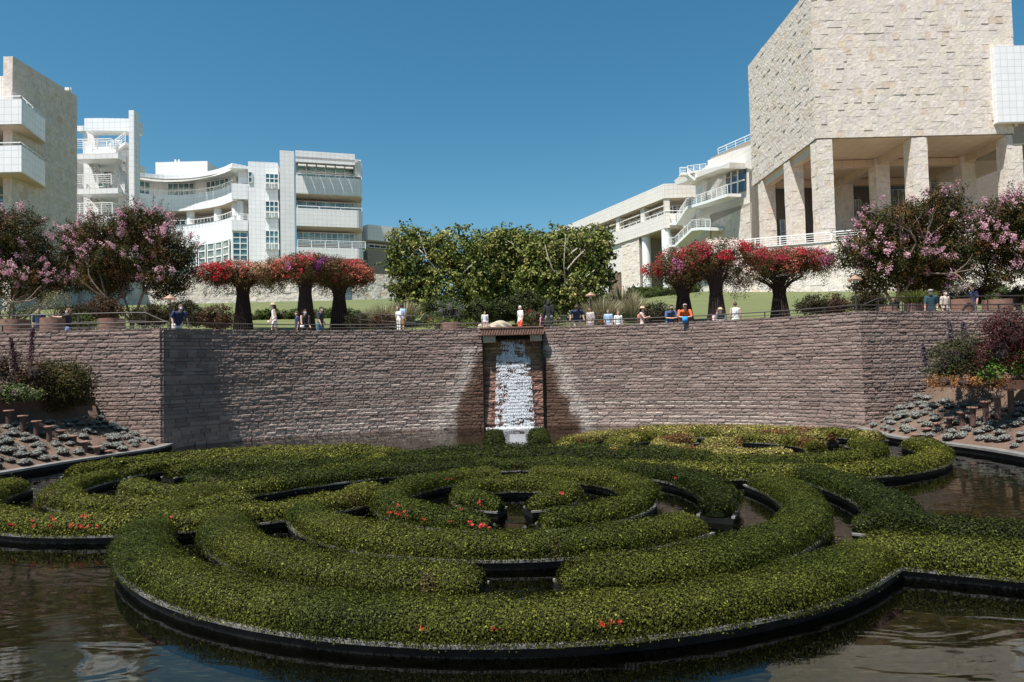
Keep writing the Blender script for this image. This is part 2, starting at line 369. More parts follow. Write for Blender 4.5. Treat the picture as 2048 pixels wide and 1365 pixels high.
# banks round the pool: from the kerb outwards
def bank_z(p, off):                    # height of the bank, off metres outside the kerb
    y = p[1]
    side = min(1, max(0, (y-7)/6))
    b = 0.19+min(off, 2.7)*0.45+(0.75 if off > 2.9 else 0)+max(0, off-2.7)*0.1
    return b*side + (1-side)*(0.19+min(off*0.25, 1.1))
C0 = np.array((0.0, 14.5))
offs = [0.0, 1, 1.8, 2.7, 2.95, 4.4, 6, 9, 16, 40, 150, 900, 3500]
V = []; ncol = len(shore)
shore2 = shore.copy()
for p in shore2:
    d = (p-C0); 
    if p[1] > 24: d = np.array((d[0], d[1]*(1-min(1, (p[1]-24)/2.9))))
    d = d/np.linalg.norm(d)
    for o_ in offs:
        q = p+d*o_; z = bank_z(p, min(o_, 4.4)); 
        if o_ > 4.4 and p[1] > 12: z += min(o_-4.4, 8)*0.12
        if o_ > 16: z = z*(1-min(1, (o_-16)/400)) - (2 if o_ > 100 else 0)
        V.append((q[0], q[1], z))
k = len(offs); F = [(i*k+j, i*k+j+1, (i+1)*k+j+1, (i+1)*k+j) for i in range(ncol-1) for j in range(k-1)]
lower = np_mesh('ground', V, F, M['soil'], smooth=True); lower['kind'] = 'structure'
# wall line in plan (used by wall, rail, terrace)
left_far = spline([(-60, 26.0), (-40, 26.6), (-19.8, 26.9), (-13.8, 26.9)], 0.3)[:-1]
right_far = np.array([(13.8, 26.9)]+[(17.8, 27.9), (21.8, 28.8), (30, 30.4), (45, 32.4), (60, 33.5)])
right_far = np.array([right_far[i]+(right_far[i+1]-right_far[i])*t for i in range(len(right_far)-1) for t in np.arange(0, 1, 0.3/np.linalg.norm(right_far[i+1]-right_far[i]))])
def lawn_z(y):
    if y < 38.5: return TFLOOR
    if y < 40: return TFLOOR+(y-38.5)/1.5*1.1
    if y < 80: return 5.12+0.15*(y-40)
    return 11.12+0.10*(y-80)
tl = np.vstack([left_far, arcL, [(-1.42, 33.2), (1.42, 33.2)], arcR, right_far])
rows = [36.2, 38.5, 39.2, 40, 44, 50, 60, 70, 80, 100, 125, 170]
V = []
for p in tl:
    V.append((p[0], p[1]+0.25, TFLOOR))
    for y in rows: 
        s = 1+(y-36)*0.012
        V.append((p[0]*s, y, lawn_z(y)))
k = len(rows)+1
F = [(i*k+j, (i+1)*k+j, (i+1)*k+j+1, i*k+j+1) for i in range(len(tl)-1) for j in range(k-1)]
mi = [0 if j < 2 else 1 for i in range(len(tl)-1) for j in range(k-1)]
terr = np_mesh('lawn', V, F, None, smooth=True, mats=[M['paving'], M['lawn']], mi=mi); terr['kind'] = 'structure'
MB().prism([(-900, 120), (900, 120), (2500, 3500), (-2500, 3500)], -5, -3).build('far_ground', M['lawn'])['kind'] = 'structure'
# ---------------------------------------------------------------- split-face retaining wall
CH = 0.152                                                 # course height
def stone_strip(path, z0, z1, du, dz, batter, seed, colf, amp=0.020, rough=0.027, out=None):
    P = np.array(path); seg = np.linalg.norm(np.diff(P, axis=0), axis=1); s = np.concatenate([[0], np.cumsum(seg)])
    nu = int(s[-1]/du)+1; S = np.linspace(0, s[-1], nu)
    X = np.interp(S, s, P[:, 0]); Y = np.interp(S, s, P[:, 1])
    T = np.stack([np.gradient(X), np.gradient(Y)], 1)
    K = np.ones(7)/7; Tp = np.pad(T, ((3, 3), (0, 0)), mode='edge'); T = np.stack([np.convolve(Tp[:, i], K, 'valid') for i in (0, 1)], 1)
    T /= np.linalg.norm(T, axis=1)[:, None]; N = np.stack([T[:, 1], -T[:, 0]], 1)
    nz = int((z1-z0)/dz)+1; Z = np.linspace(z0, z1, nz)
    SS, ZZ = np.meshgrid(S, Z, indexing='ij'); XX = np.repeat(X[:, None], nz, 1); YY = np.repeat(Y[:, None], nz, 1)
    ed = z0+np.concatenate([[0], np.cumsum(CH*(0.72+0.56*h01(np.arange(80), seed % 50+11)))]); zi = np.clip(np.searchsorted(ed, Z+1e-6, side='right')-1, 0, 79); hh = np.diff(ed)[zi]; c = np.tile(zi, (nu, 1)); fz = np.tile((Z-ed[zi])/hh, (nu, 1)); HH = np.tile(hh, (nu, 1))
    off = h01(c, seed)*2.0; L = 0.34+0.3*h01(c, seed+1)
    bi = np.floor((SS+off)/L).astype(int); fu = (SS+off)/L-bi
    key = c*9173+bi*31; prot = h01(key, seed+2)*amp
    pil = np.minimum(1, np.minimum(fz, 1-fz)*HH/0.03)*np.minimum(1, np.minimum(fu, 1-fu)*L/0.03)   # pillow edge
    pts = np.stack([XX.ravel(), YY.ravel(), ZZ.ravel()], 1)
    q = pts.copy(); q[:, 2] = pts[:, 2]*1.7 + key.ravel()*3.1
    nn = (vnoise(q, 3.0, seed+5)*0.25+vnoise(q, 8.0, seed+6)*0.40+vnoise(q, 17.0, seed+8)*0.35).reshape(XX.shape)
    D = prot+(nn-0.3)*rough*2.0*(0.35+0.65*pil)+pil*0.018 - batter*c*CH
    PX = XX+N[:, 0:1]*D; PY = YY+N[:, 1:2]*D
    V = np.stack([PX.ravel(), PY.ravel(), ZZ.ravel()], 1)
    i = np.arange(nu-1)[:, None]*nz; j = np.arange(nz-1)[None, :]; a = (i+j).ravel()
    F = np.stack([a, a+nz, a+nz+1, a+1], 1)
    blk = h01(key, seed+9).reshape(nu, nz)[:-1, :-1].ravel()
    fzc = fz[:-1, :-1].ravel(); joint = (pil[:-1, :-1] < 0.35).ravel()
    cen = V[F].mean(1); col = colf(cen, blk, joint, fzc, SS[:-1, :-1].ravel())
    return V, F, col
def granite_col(c, blk, joint, fz, s):
    base = np.array((0.208, 0.145, 0.124)); alt = np.array((0.232, 0.176, 0.152))
    t = blk[:, None]; col = base*(1-t)+alt*t; col = col*(0.78+0.42*h01((blk*9999).astype(int), 3)[:, None])
    col *= (0.80+0.4*fbm(c, 1.7, 3, 4))[:, None]
    x = c[:, 0]; z = c[:, 2]; ax = np.abs(x)
    # mineral crust and wet stone beside the cascade, pale salts on the lowest courses
    edge = 1.50+np.clip((3.9-z)/3.9, 0, 1.2)*1.75+(fbm(c, 2.2, 3, 20)-0.5)*0.9
    wet = (ax < edge) & (z < 3.7) & (c[:, 1] > 30)
    w = np.clip((edge-ax)/0.25, 0, 1)[:, None]*wet[:, None]
    col = col*(1-w)+w*col*np.array((0.40, 0.31, 0.25))
    near = np.exp(-((ax-edge-0.25)/0.42)**2)*(z < 3.9)*(c[:, 1] > 30)
    crust = near*np.clip(1.6*fbm(c, 3.5, 3, 30), 0, 1)*0.58
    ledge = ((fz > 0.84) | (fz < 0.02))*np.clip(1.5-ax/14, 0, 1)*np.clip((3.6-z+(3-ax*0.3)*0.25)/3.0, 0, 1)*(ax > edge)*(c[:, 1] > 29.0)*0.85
    salt = np.clip((1.0-z)/1.0, 0, 1)*((ax > 13.9)*0.45*np.clip((fbm(c, 1.2, 3, 40)-0.42)*6, 0, 1))
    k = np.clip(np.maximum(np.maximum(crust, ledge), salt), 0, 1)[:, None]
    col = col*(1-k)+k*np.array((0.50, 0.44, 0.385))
    col = np.where(joint[:, None], col*0.62, col)
    return col
wall = empty('retaining_wall', (0, 32.6, 0), 'tall curved wall of rough purple-brown split stone behind the pool, cascade in its middle', 'retaining wall')
wl = np.vstack([left_far[-75:], arcL])
Vs = []; Fs = []; Cs = []; base = 0
def ext(p, a, b):
    p = np.array(p); t0 = p[0]-p[1]; t1 = p[-1]-p[-2]; return np.vstack([p[0]+t0/np.linalg.norm(t0)*a, p, p[-1]+t1/np.linalg.norm(t1)*b])
for path, sd_ in ((ext(np.vstack([left_far[-75:], [(-13.8, 26.9)]]), 0, .04), 1), (ext(arcL, .09, 0), 2), (ext(arcR, 0, .0), 3), (ext(right_far[:105], .03, 0), 4)):
    V, F, c_ = stone_strip(path, -0.5, WTOP, 0.04, 0.0345, 0.012, sd_*50, granite_col)
    Vs.append(V); Fs.append(F+base); Cs.append(c_); base += len(V)
np_mesh('stone_face', np.vstack(Vs), np.vstack(Fs), M['granite'], wall, col=np.vstack(Cs))
core = MB()
for path in (np.vstack([left_far, arcL]), np.vstack([arcR, right_far])):
    core.sweep([tuple(p) for p in path[::2]]+[tuple(path[-1])], [(-0.28, -0.6), (-0.75, -0.6), (-0.75, WTOP-0.005), (-0.22, WTOP-0.005)])
core.build('wall_core', simple('stone_cap', (0.24, 0.19, 0.175), 0.9, vary=0.25, scale=5, bump=0.3), wall)
# ---------------------------------------------------------------- cascade
casc = empty('waterfall', (0, 32.9, 0), 'white water tumbling down the stepped stone chute in the middle of the tall wall', 'waterfall')
def chute_col(c, blk, joint, fz, s):
    col = np.array((0.17, 0.095, 0.075))*(0.6+0.8*blk[:, None]); g = np.clip((c[:, 2]-2.2)/2.2, 0, 1)*(fbm(c, 3, 3, 5) > 0.42)
    col = col*(1-g[:, None])+g[:, None]*np.array((0.20, 0.135, 0.06))
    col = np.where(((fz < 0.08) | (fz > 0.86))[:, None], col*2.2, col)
    return np.where(joint[:, None], col*0.7, col)
CH = 0.152
V, F, c_ = stone_strip([(-1.38, 32.62), (1.42, 32.62)], -0.5, 4.35, 0.05, 0.0395, 0.085, 700, chute_col, amp=0.05, rough=0.06)
np_mesh('stepped_chute', V, F, M['granite'], casc, col=c_)
sl = MB()
sl.box((-1.40, 32.75, 2.0), (0.05, 0.55, 5.2)); sl.box((1.44, 32.75, 2.0), (0.05, 0.55, 5.2)); sl.box((0.02, 33.35, 2.0), (2.9, 0.2, 5.2))
sl.build('chute_side', M['kerb'], casc)  # near-black: shade of the inset slits is put into the colour
N_ = 30000
z = RNG.random(N_)**0.95*4.15; hw = np.where(z > 3.45, 0.62, 0.80+(3.45-z)*0.045)
x = (RNG.random(N_)*2-1); x = np.sign(x)*np.abs(x)**1.15*hw+0.04
upper = z > 3.45; x = np.where(upper, x*0.93, x)
Pn = np.stack([x*2.2, z*0.5, z*0+1], 1); dens = fbm(Pn, 2.2, 3, 77)*0.6+fbm(np.stack([x, z*4.9/1.0, z*0], 1), 2.5, 2, 78)*0.5
keep = (dens+RNG.normal(size=len(x))*0.10 > 0.535+0.14*(np.abs(x)/hw)**3) & (RNG.random(N_) < np.where(upper, 0.30, 1.0)); x = x[keep]; z = z[keep]; n_ = len(x)
crs = np.floor(z/CH); yy = 32.62+0.085*crs*CH-0.10-RNG.random(n_)*0.05-0.05*(1-(z/CH-crs))
w_ = 0.008+RNG.random(n_)*0.013; hgt = 0.012+RNG.random(n_)**2*0.055
V = np.zeros((n_, 4, 3)); V[:, :, 1] = yy[:, None]
V[:, 0, 0] = x; V[:, 1, 0] = x+w_; V[:, 2, 0] = x; V[:, 3, 0] = x-w_
V[:, 0, 2] = z-hgt; V[:, 1, 2] = z; V[:, 2, 2] = z+hgt; V[:, 3, 2] = z; V[:, 0, 1] -= 0.015; V[:, 1, 1] += (RNG.random(n_)-0.5)*0.03
F = np.arange(n_*4).reshape(-1, 4)
colw = np.array((0.80, 0.81, 0.84))*(0.75+0.25*RNG.random(n_))[:, None]
np_mesh('falling_water', V.reshape(-1, 3), F, M['petal'], casc, col=colw)
n2 = 900; fx = np.clip(RNG.normal(size=n2)*0.55, -1.3, 1.3); fy = 32.42-RNG.random(n2)**2*0.7; fy = fy-np.abs(RNG.normal(size=n2))*0.12; Pf = np.stack([fx, fy, 0.012+RNG.random(n2)*0.035], 1)
V, F = cards(Pf, np.tile((0, -.4, 1.0), (n2, 1)), 0.03+0.05*RNG.random(n2), 0.6, 0.4); np_mesh('foam', V, F, M['petal'], casc, col=np.array((0.75, 0.77, 0.80))*(0.7+0.3*RNG.random(n2))[:, None])
# stone blocks at the spring of the cascade and the slatted steel bridge front above it
for (x0, x1, z0, z1, sd2) in ((-1.37, -0.78, 4.05, 4.36, 1), (0.86, 1.42, 4.08, 4.38, 2)):
    V, F, c_ = stone_strip([(x0, 32.42), (x1, 32.42)], z0, z1, 0.04, 0.04, 0.0, 800+sd2, lambda c, b, j, f, s: np.tile(np.array((0.36, 0.31, 0.245)), (len(c), 1))*(0.75+0.4*fbm(c, 4, 2, 9))[:, None])
    b_ = np_mesh('lip_stone', V, F, M['granite'], casc, col=c_)
br = empty('bridge_front', (0, 32.3, 4.4), 'rust-brown slatted steel bench edge spanning the top of the waterfall', 'steel bridge')
MB().box((0.0, 32.78, 4.755), (3.02, 1.1, 0.06)).box((0, 32.36, 4.40), (2.98, 0.10, 0.05)).build('deck', M['cortenlight'], br)
MB().box((0.0, 32.62, 4.45), (2.96, 0.04, 0.52)).build('back_plate', M['kerb'], br)
for i in range(25):
    xs = -1.45+i*0.121
    lean = 0.10
    b_ = MB(); y0, y1 = 32.26, 32.34
    b_.hexa([(xs-lean/2, y0, 4.40), (xs-lean/2+0.088, y0, 4.40), (xs-lean/2+0.088, y1, 4.40), (xs-lean/2, y1, 4.40),
             (xs+lean/2, y0, 4.72), (xs+lean/2+0.088, y0, 4.72), (xs+lean/2+0.088, y1, 4.72), (xs+lean/2, y1, 4.72)])
    b_.build('slat', M['cortenlight'], br)
# ---------------------------------------------------------------- rail along the wall top
def railing(name, pts, z0, h, rails, label, every=2.3, mat=None, r=0.022, group=None, cap=None):
    P = [Vector(p) for p in pts]; base = P[0].copy()
    t = empty(name, base, label, 'railing', group)
    top = MB(); 
    for k in rails: 
        top = MB(); top.tube([p+Vector((0, 0, k)) for p in P], r*(1.25 if k == rails[0] else 0.7), 6).build('rail', mat or M['rail'], t)
    acc = every
    for i in range(len(P)):
        if i: acc += (P[i]-P[i-1]).length
        if acc >= every or i == len(P)-1:
            acc = 0; MB().bar(P[i], P[i]+Vector((0, 0, h)), 0.035, 0.05).build('post', mat or M['rail'], t)
    return t
def wall_rail(path, label):
    return railing('terrace_railing', [(p[0], p[1]+0.42, WTOP) for p in path], 0, 0.27, [0.27, 0.12], label, 2.35, r=0.02)
wall_rail(np.vstack([left_far[-80::3], arcL[::2], arcL[-1:]]), 'thin bronze railing on the wall top left of the waterfall')
wall_rail(np.vstack([arcR[::2], right_far[:90:3]]), 'thin bronze railing on the wall top right of the waterfall')
# ---------------------------------------------------------------- leaf cards
GREEN = np.array((0.066, 0.086, 0.011)); DGREEN = np.array((0.038, 0.050, 0.007)); OLIVE = np.array((0.165, 0.165, 0.024)); YEL = np.array((0.40, 0.345, 0.095)); RUST = np.array((0.25, 0.125, 0.05)); BLUEG = np.array((0.040, 0.056, 0.010))
def hedge_color(P, tone, rng):
    n = len(P); q = np.stack([P[:, 0], P[:, 1], P[:, 2]*0.3], 1)
    a = np.clip((fbm(q, 0.55, 3, 61)-0.34)*3.2, 0, 1)[:, None]
    if tone == 'dark': c = DGREEN*(1-a)+GREEN*a
    elif tone == 'mid': c = GREEN*(1-a*0.6)+OLIVE*a*0.6
    elif tone == 'blue': c = BLUEG*(1-a)+GREEN*a
    elif tone == 'yellow':
        b = np.clip((fbm(q, 1.1, 2, 88)-0.45)*7, 0, 1)[:, None]; r_ = np.clip((fbm(q, 1.3, 2, 93)-0.68)*12, 0, 1)[:, None]
        c = OLIVE*(1-b)+YEL*b; c = c*(1-r_)+RUST*r_
    elif tone == 'redyel':
        b = np.clip((fbm(q, 1.2, 2, 98)-0.56)*9, 0, 1)[:, None]; c = YEL*(1-b)+RUST*b
    else: c = OLIVE*(1-a*0.5)+GREEN*a*0.5; c = c*1.08
    br = (h01((np.floor(P[:, 0]*0.45)+np.floor(P[:, 1]*0.45)*57).astype(int), 5) > 2)[:, None]
    dry = np.clip((fbm(q, 1.8, 2, 140)-0.80)*14, 0, 1)[:, None]*0.6
    c = c*(1-dry)+dry*np.array((0.13, 0.085, 0.035))
    c = c*(0.13+0.80*rng.random(n)[:, None]**2.0)
    hot = (rng.random(n) < 0.05)[:, None]; c = np.where(hot, c*2.2+np.array((.02, .02, .006)), c)
    return c
HB = 0.12; HCOUNT = [0]
MAXH = 0.40
def hedge(path, label, tone='mid', w=0.5, h=0.27, flowers=None, ends=(True, True), kerb=True, z0=0.0, name='azalea_hedge', group='clipped azalea hedges of the pool maze', dens=1.0):
    HCOUNT[0] += 1; rng = np.random.default_rng(100+HCOUNT[0])
    P = spline(path, 0.08); seg = np.linalg.norm(np.diff(P, axis=0), axis=1); S = np.concatenate([[0], np.cumsum(seg)]); Lt = S[-1]
    T = np.gradient(P, axis=0); T /= np.linalg.norm(T, axis=1)[:, None]; N2 = np.stack([T[:, 1], -T[:, 0]], 1)
    cen = P[len(P)//2]; root = empty(name, (cen[0], cen[1], z0), label, 'hedge', group)
    far = float(np.mean(P[:, 1])) > 14.5; h = h*(1.16 if far else 1.24); w = w*(0.80 if far else 0.86)
    def shape(s, ph, grow=0.0):
        x = np.interp(s, S, P[:, 0]); y = np.interp(s, S, P[:, 1]); nx = np.interp(s, S, N2[:, 0]); ny = np.interp(s, S, N2[:, 1])
        tx = ny*-1; ty = nx
        e = np.ones_like(s); er = 0.42
        if ends[0]: e = np.minimum(e, np.clip(s/er, 0.0, 1))
        if ends[1]: e = np.minimum(e, np.clip((Lt-s)/er, 0.0, 1))
        e = np.sqrt(np.clip(1-(1-e)**2, 0, 1)); ew = 0.45+0.55*e; eh = 0.35+0.65*e
        q = np.stack([x, y, 0*x], 1); wob = (vnoise(q, 0.9, 200+HCOUNT[0])-0.5)*0.11+(vnoise(q, 2.6, 400)-0.5)*0.05
        c_, s_ = np.cos(ph), np.sin(ph)
        o = (w+wob+grow)*ew*np.sign(c_)*np.abs(c_)**0.7; z = z0+HB+(h+wob*0.6+grow)*eh*np.abs(s_)**0.72
        lump = (vnoise(np.stack([x+o*nx, y+o*ny, z], 1), 3.0, 11)-0.5)*0.06
        o = o+np.sign(o)*lump; z = z+lump*(s_ > 0.2)
        pos = np.stack([x+nx*o, y+ny*o, z], 1)
        nr = np.stack([nx*c_, ny*c_, np.abs(s_)**1.6*1.1+0.02], 1)
        return pos, nr
    # core; its near-black colour stands in for shade between the leaves
    ns = max(6, int(Lt/0.22)); nph = 11
    sg, pg = np.meshgrid(np.linspace(0.0, Lt, ns), np.linspace(0, math.pi, nph), indexing='ij')
    pos, _ = shape(sg.ravel(), pg.ravel(), -0.115)
    i = np.arange(ns-1)[:, None]*nph; j = np.arange(nph-1)[None, :]; a = (i+j).ravel(); Fc = np.stack([a, a+nph, a+nph+1, a+1], 1)
    capF = []
    for r_ in (0, ns-1):
        for k in range(nph//2): capF.append((r_*nph+k, r_*nph+k+1, r_*nph+nph-2-k, r_*nph+nph-1-k))
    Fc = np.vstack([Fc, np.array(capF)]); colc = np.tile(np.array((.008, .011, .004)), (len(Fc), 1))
    # leaves: smaller and denser where the hedge is near
    d = float(np.hypot(P[:, 0], P[:, 1]).min()); dm = float(np.hypot(P[:, 0], P[:, 1]).mean()); de = 0.6*d+0.4*dm
    size = 0.0026*de+0.004; area = Lt*(math.pi*0.85*(w+h)/1.0*1.05)
    nleaf = int(area*dens*1.15/(size*size*0.27*1.15))
    s = rng.random(nleaf)*Lt; tt = np.linspace(0, math.pi, 400); cx = w*np.sign(np.cos(tt))*np.abs(np.cos(tt))**0.7; cz_ = h*np.abs(np.sin(tt))**0.72; al = np.concatenate([[0], np.cumsum(np.hypot(np.diff(cx), np.diff(cz_)))]); ph = np.interp(rng.random(nleaf)*al[-1], al, tt)
    pos2, nr = shape(s, ph); pos2 += nr*(rng.random(nleaf)[:, None]*0.13-0.105)
    tw = rng.random(nleaf) < 0.07; pos2[tw] += nr[tw]*(rng.random(tw.sum())[:, None]**2*0.10)
    sz = size*(0.7+0.7*rng.random(nleaf))
    Vl, Fl = cards(pos2, nr*1.0+np.array((0, 0, 0.05)), sz, 0.5, 0.30, rng)
    coll = hedge_color(pos2, tone, rng)
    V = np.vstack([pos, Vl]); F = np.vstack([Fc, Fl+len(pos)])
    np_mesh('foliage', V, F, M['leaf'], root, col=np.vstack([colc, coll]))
    if kerb:
        pp = [tuple(p) for p in P[::4]]+[tuple(P[-1])]; kw = w-0.07
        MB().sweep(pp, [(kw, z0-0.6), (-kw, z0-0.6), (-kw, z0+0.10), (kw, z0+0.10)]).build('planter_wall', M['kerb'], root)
        for sg_ in (1, -1):
            a_, b_ = (kw+0.03)*sg_, (kw-0.03)*sg_
            pr = [(a_, z0+0.105), (b_, z0+0.105), (b_, z0+0.14), (a_, z0+0.14)]
            if sg_ < 0: pr = pr[::-1]
            MB().sweep(pp, pr).build('coping', M['coping'], root)
    if flowers:
        fp = []; 
        for (fx, fy, n_, sp, fs) in flowers:
            k = rng.normal(size=(n_, 2))*sp+np.array((fx, fy))
            dd = ((P[None]-k[:, None])**2).sum(2); ii = dd.argmin(1); side = ((k-P[ii])*N2[ii]).sum(1)
            ph_ = np.arccos(np.clip(side/w, -0.9, 0.9)); q, nr_ = shape(S[ii], ph_, 0.03); fp.append((q, nr_, np.full(n_, fs)))
        for q, nr_, fs in fp:
            for k in range(len(q)):
                m_ = 9; c_ = np.tile(q[k], (m_, 1))+rng.normal(size=(m_, 3))*fs[k]*0.45
                Vf, Ff = cards(c_, np.tile(nr_[k], (m_, 1))+np.array((0, -0.5, 0)), fs[k]*0.8, 0.8, 0.6, rng)
                cc = np.tile(np.array((0.50, 0.045, 0.03)) if fs[k] < 0.05 else np.array((0.75, 0.06, 0.07)), (m_, 1))*(0.7+0.5*rng.random(m_))[:, None]
                fo = np_mesh('blossom', Vf, Ff, M['petal'], root, col=cc)
    return root
CC = (0.0, 14.5); LC = (-7.35, 17.75); RC = (7.0, 21.6)
def arc(c, r, a0, a1, n=None):         # degrees from the side nearest the camera, positive to the right
    n = n or max(4, int(abs(a1-a0)/12)); e = 1.05 if (r > 5 and c == CC) else (1.04 if c == LC else 1.0)
    if c != CC: r = r*1.04
    return [(c[0]+r*math.sin(R(a0+(a1-a0)*i/n)), c[1]-r*e*math.cos(R(a0+(a1-a0)*i/n))) for i in range(n+1)]
def fl(px, py, n, sp, fs=0.035):
    p = onz(px, py, 0.4); return (p.x, p.y, n, sp, fs)
hedge(arc(CC, 6.84, -98, 46), 'longest hedge, outermost ring along the front of the maze nearest the viewer', 'mid', 0.52, 0.27,
      [fl(1260, 1262, 4, 0.12, 0.028), fl(800, 1290, 2, 0.3, 0.025)])
hedge(arc(CC, 7.0, 57, 118), 'dark hedge curving back from the water slot at the right of the centre rings', 'blue', 0.50, 0.27)
hedge([(-7.1, 17.9), *arc(CC, 7.05, -125, -180), *arc(CC, 7.05, 179, 128)], 'rearmost low hedge arc of the centre rings, in front of the waterfall', 'dark', 0.45, 0.27)
hedge(arc(CC, 5.62, -4.5, -74), 'second ring hedge, front left part with a brown dry patch', 'mid', 0.50, 0.27)
hedge(arc(CC, 5.60, 5.5, 100), 'second ring hedge, right part sweeping from the front gap to the back', 'mid', 0.50, 0.27)
hedge([(-6.9, 17.2), *arc(CC, 5.7, -128, -180), *arc(CC, 5.7, 179, 112)], 'second hedge arc behind the centre rings, dark green, ending beside the yellow loop', 'dark', 0.45, 0.27, [fl(1222, 903, 1, .1), fl(1395, 910, 1, .1)])
hedge(arc(CC, 4.22, -72, 45), 'third ring hedge across the front, below the red blossoms', 'mid', 0.50, 0.28)
hedge([*arc(CC, 4.15, 60, 205), (-3.3, 18.1), (-4.8, 17.1), (-5.9, 16.2)], 'third ring hedge from the blunt right end round the back to the left loop', 'dark', 0.47, 0.28, [fl(1209, 957, 1, .05)])
hedge([*arc(CC, 2.62, -10, -172)], 'fourth ring hedge, left half with red blossoms along its foot', 'mid', 0.45, 0.28,
      [fl(935, 1047, 5, 0.10, 0.055), fl(900, 1032, 2, .12), fl(895, 952, 2, .08), fl(790, 1018, 5, .15), fl(820, 1020, 3, .12), fl(865, 990, 2, .1)])
hedge([*arc(CC, 2.62, 9, 172)], 'fourth ring hedge, right half of the innermost circles', 'mid', 0.45, 0.28)
hedge([*arc(CC, 1.10, -14, -180), *arc(CC, 1.10, 179, 12)], 'smallest ring hedge at the very centre of the maze', 'mid', 0.38, 0.27, [fl(937, 1001, 1, .04, .05), fl(1124, 986, 1, .04, .05)])
# arms running out to the right shore
hedge([(4.8, 9.75), (5.7, 9.3), (6.6, 8.85), (7.8, 8.3), (9.2, 7.7)], 'lower of two straight hedges leaving the maze at the right edge', 'mid', 0.56, 0.27, ends=(True, False))
hedge([(5.5, 11.3), (6.6, 10.75), (7.7, 10.2), (9.5, 9.45), (11.2, 8.9)], 'upper of two straight hedges leaving the maze at the right edge', 'dark', 0.50, 0.27, ends=(True, False))
# pair flanking the outlet of the falls
hedge([(-0.62, 22.3), (-0.70, 24.0), (-0.78, 26.6)], 'short dark hedge left of the channel below the waterfall', 'dark', 0.47, 0.34)
hedge([(0.86, 22.3), (0.88, 24.0), (0.95, 26.8)], 'short dark hedge right of the channel below the waterfall', 'dark', 0.45, 0.34, [fl(1085, 887, 1, .05)])
# left loop
hedge(arc(LC, 5.0, -104, -234), 'outermost back hedge of the left loop, next to the shore', 'olive', 0.45, 0.27)
hedge([*arc(LC, 4.95, -84, 52), (-3.4, 15.4)], 'outer front hedge of the left loop, dotted with red blossoms', 'olive', 0.50, 0.27,
      [fl(92, 1046, 3, .25), fl(110, 1040, 2, .2), fl(140, 1047, 3, .2), fl(150, 1050, 3, .1), fl(172, 1038, 2, .1), fl(4, 1045, 2, .2), fl(11, 1066, 1, .1), fl(372, 1029, 1, .1)])
hedge(arc(LC, 3.55, -108, -225), 'second back hedge of the left loop', 'olive', 0.43, 0.27)
hedge([*arc(LC, 3.5, -104, 30)], 'second front hedge of the left loop with a rounded light green tip', 'olive', 0.47, 0.28)
hedge(arc(LC, 2.15, -112, -222), 'third back hedge of the left loop', 'mid', 0.41, 0.27)
hedge([*arc(LC, 2.1, -70, 60)], 'inner front hedge of the left loop, yellowish green', 'olive', 0.47, 0.28)
hedge(arc(LC, 0.78, -200, 100), 'small dark hedge curl inside the left loop', 'dark', 0.36, 0.25)
hedge([(-4.6, 21.3), (-3.9, 19.9), (-4.3, 18.6), (-5.3, 17.6)], 'light green hedge joining the left loop to the centre rings', 'olive', 0.43, 0.27)
# right loop
hedge(arc(RC, 5.2, -88, -256), 'outermost back hedge of the right loop under the tall wall', 'yellow', 0.47, 0.27)
hedge([*arc(RC, 5.15, 86, -28), (2.7, 17.9)], 'outer front hedge of the right loop, rounded at the right end', 'olive', 0.52, 0.27)
hedge(arc(RC, 3.7, -70, -250), 'second back hedge of the right loop, yellow green', 'yellow', 0.45, 0.27)
hedge(arc(RC, 3.65, 92, -30), 'second front hedge of the right loop, dark green and rounded', 'mid', 0.47, 0.28)
hedge(arc(RC, 2.25, 20, -160), 'inner hedge of the right loop, yellow with brown red patches', 'redyel', 0.45, 0.28)
hedge(arc(RC, 2.2, 60, 165), 'inner right hedge piece of the right loop, yellow green', 'yellow', 0.41, 0.27)
hedge(arc(RC, 0.75, 150, 330), 'smallest hedge curl of the right loop, orange brown and yellow', 'redyel', 0.38, 0.27)
# small water runnel between the pair of hedges and the basin at the centre
MB().prism([(-0.16, 22.2), (0.44, 22.2), (0.46, 28.2), (-0.20, 28.2)], -0.5, 0.10).build('channel_wall', M['coping'])['kind'] = 'structure'
MB().prism([(-0.13, 22.25), (0.41, 22.25), (0.43, 28.1), (-0.17, 28.1)], 0.104, 0.12).build('channel_water', simple('pale_running_water', (0.22, 0.22, 0.23), 0.12, vary=0.3, scale=9, bump=0.4))['kind'] = 'structure'
# ---------------------------------------------------------------- trees and plants
def grow(base, dirs, length, rad, depth, rng, spread=0.6, up=0.25, out=None, tips=None, seg=4, shrink=0.68):
    """recursive limbs: list of (points, radii); tips = ends of the last limbs"""
    for d in dirs:
        p = Vector(base); v = Vector(d).normalized(); pts = [p.copy()]; rr = [rad]
        for i in range(seg):
            v = (v+Vector(rng.normal(size=3)*0.13)+Vector((0, 0, up*0.15))).normalized(); p = p+v*length/seg
            pts.append(p.copy()); rr.append(rad*(1-(1-shrink)*(i+1)/seg))
        out.append((pts, rr))
        if depth == 0: tips.append((pts[-1], v)); tips.append((pts[-2], v))
        else:
            nb = 2 if rng.random() < 0.45 else 3
            nd_ = []
            for k in range(nb):
                q = v+Vector(rng.normal(size=3)*spread); q.z += up*0.3; nd_.append(q)
            grow(p, nd_, length*(0.72+0.2*rng.random()), rad*shrink, depth-1, rng, spread, up, out, tips, seg, shrink)
def limbs_mesh(name, limbs, mat, parent, nmin=5):
    mb = MB()
    for pts, rr in limbs: mb.tube(pts, rr, 7 if rr[0] > 0.05 else 4, cap=False)
    return mb.build(name, mat, parent, smooth=True)
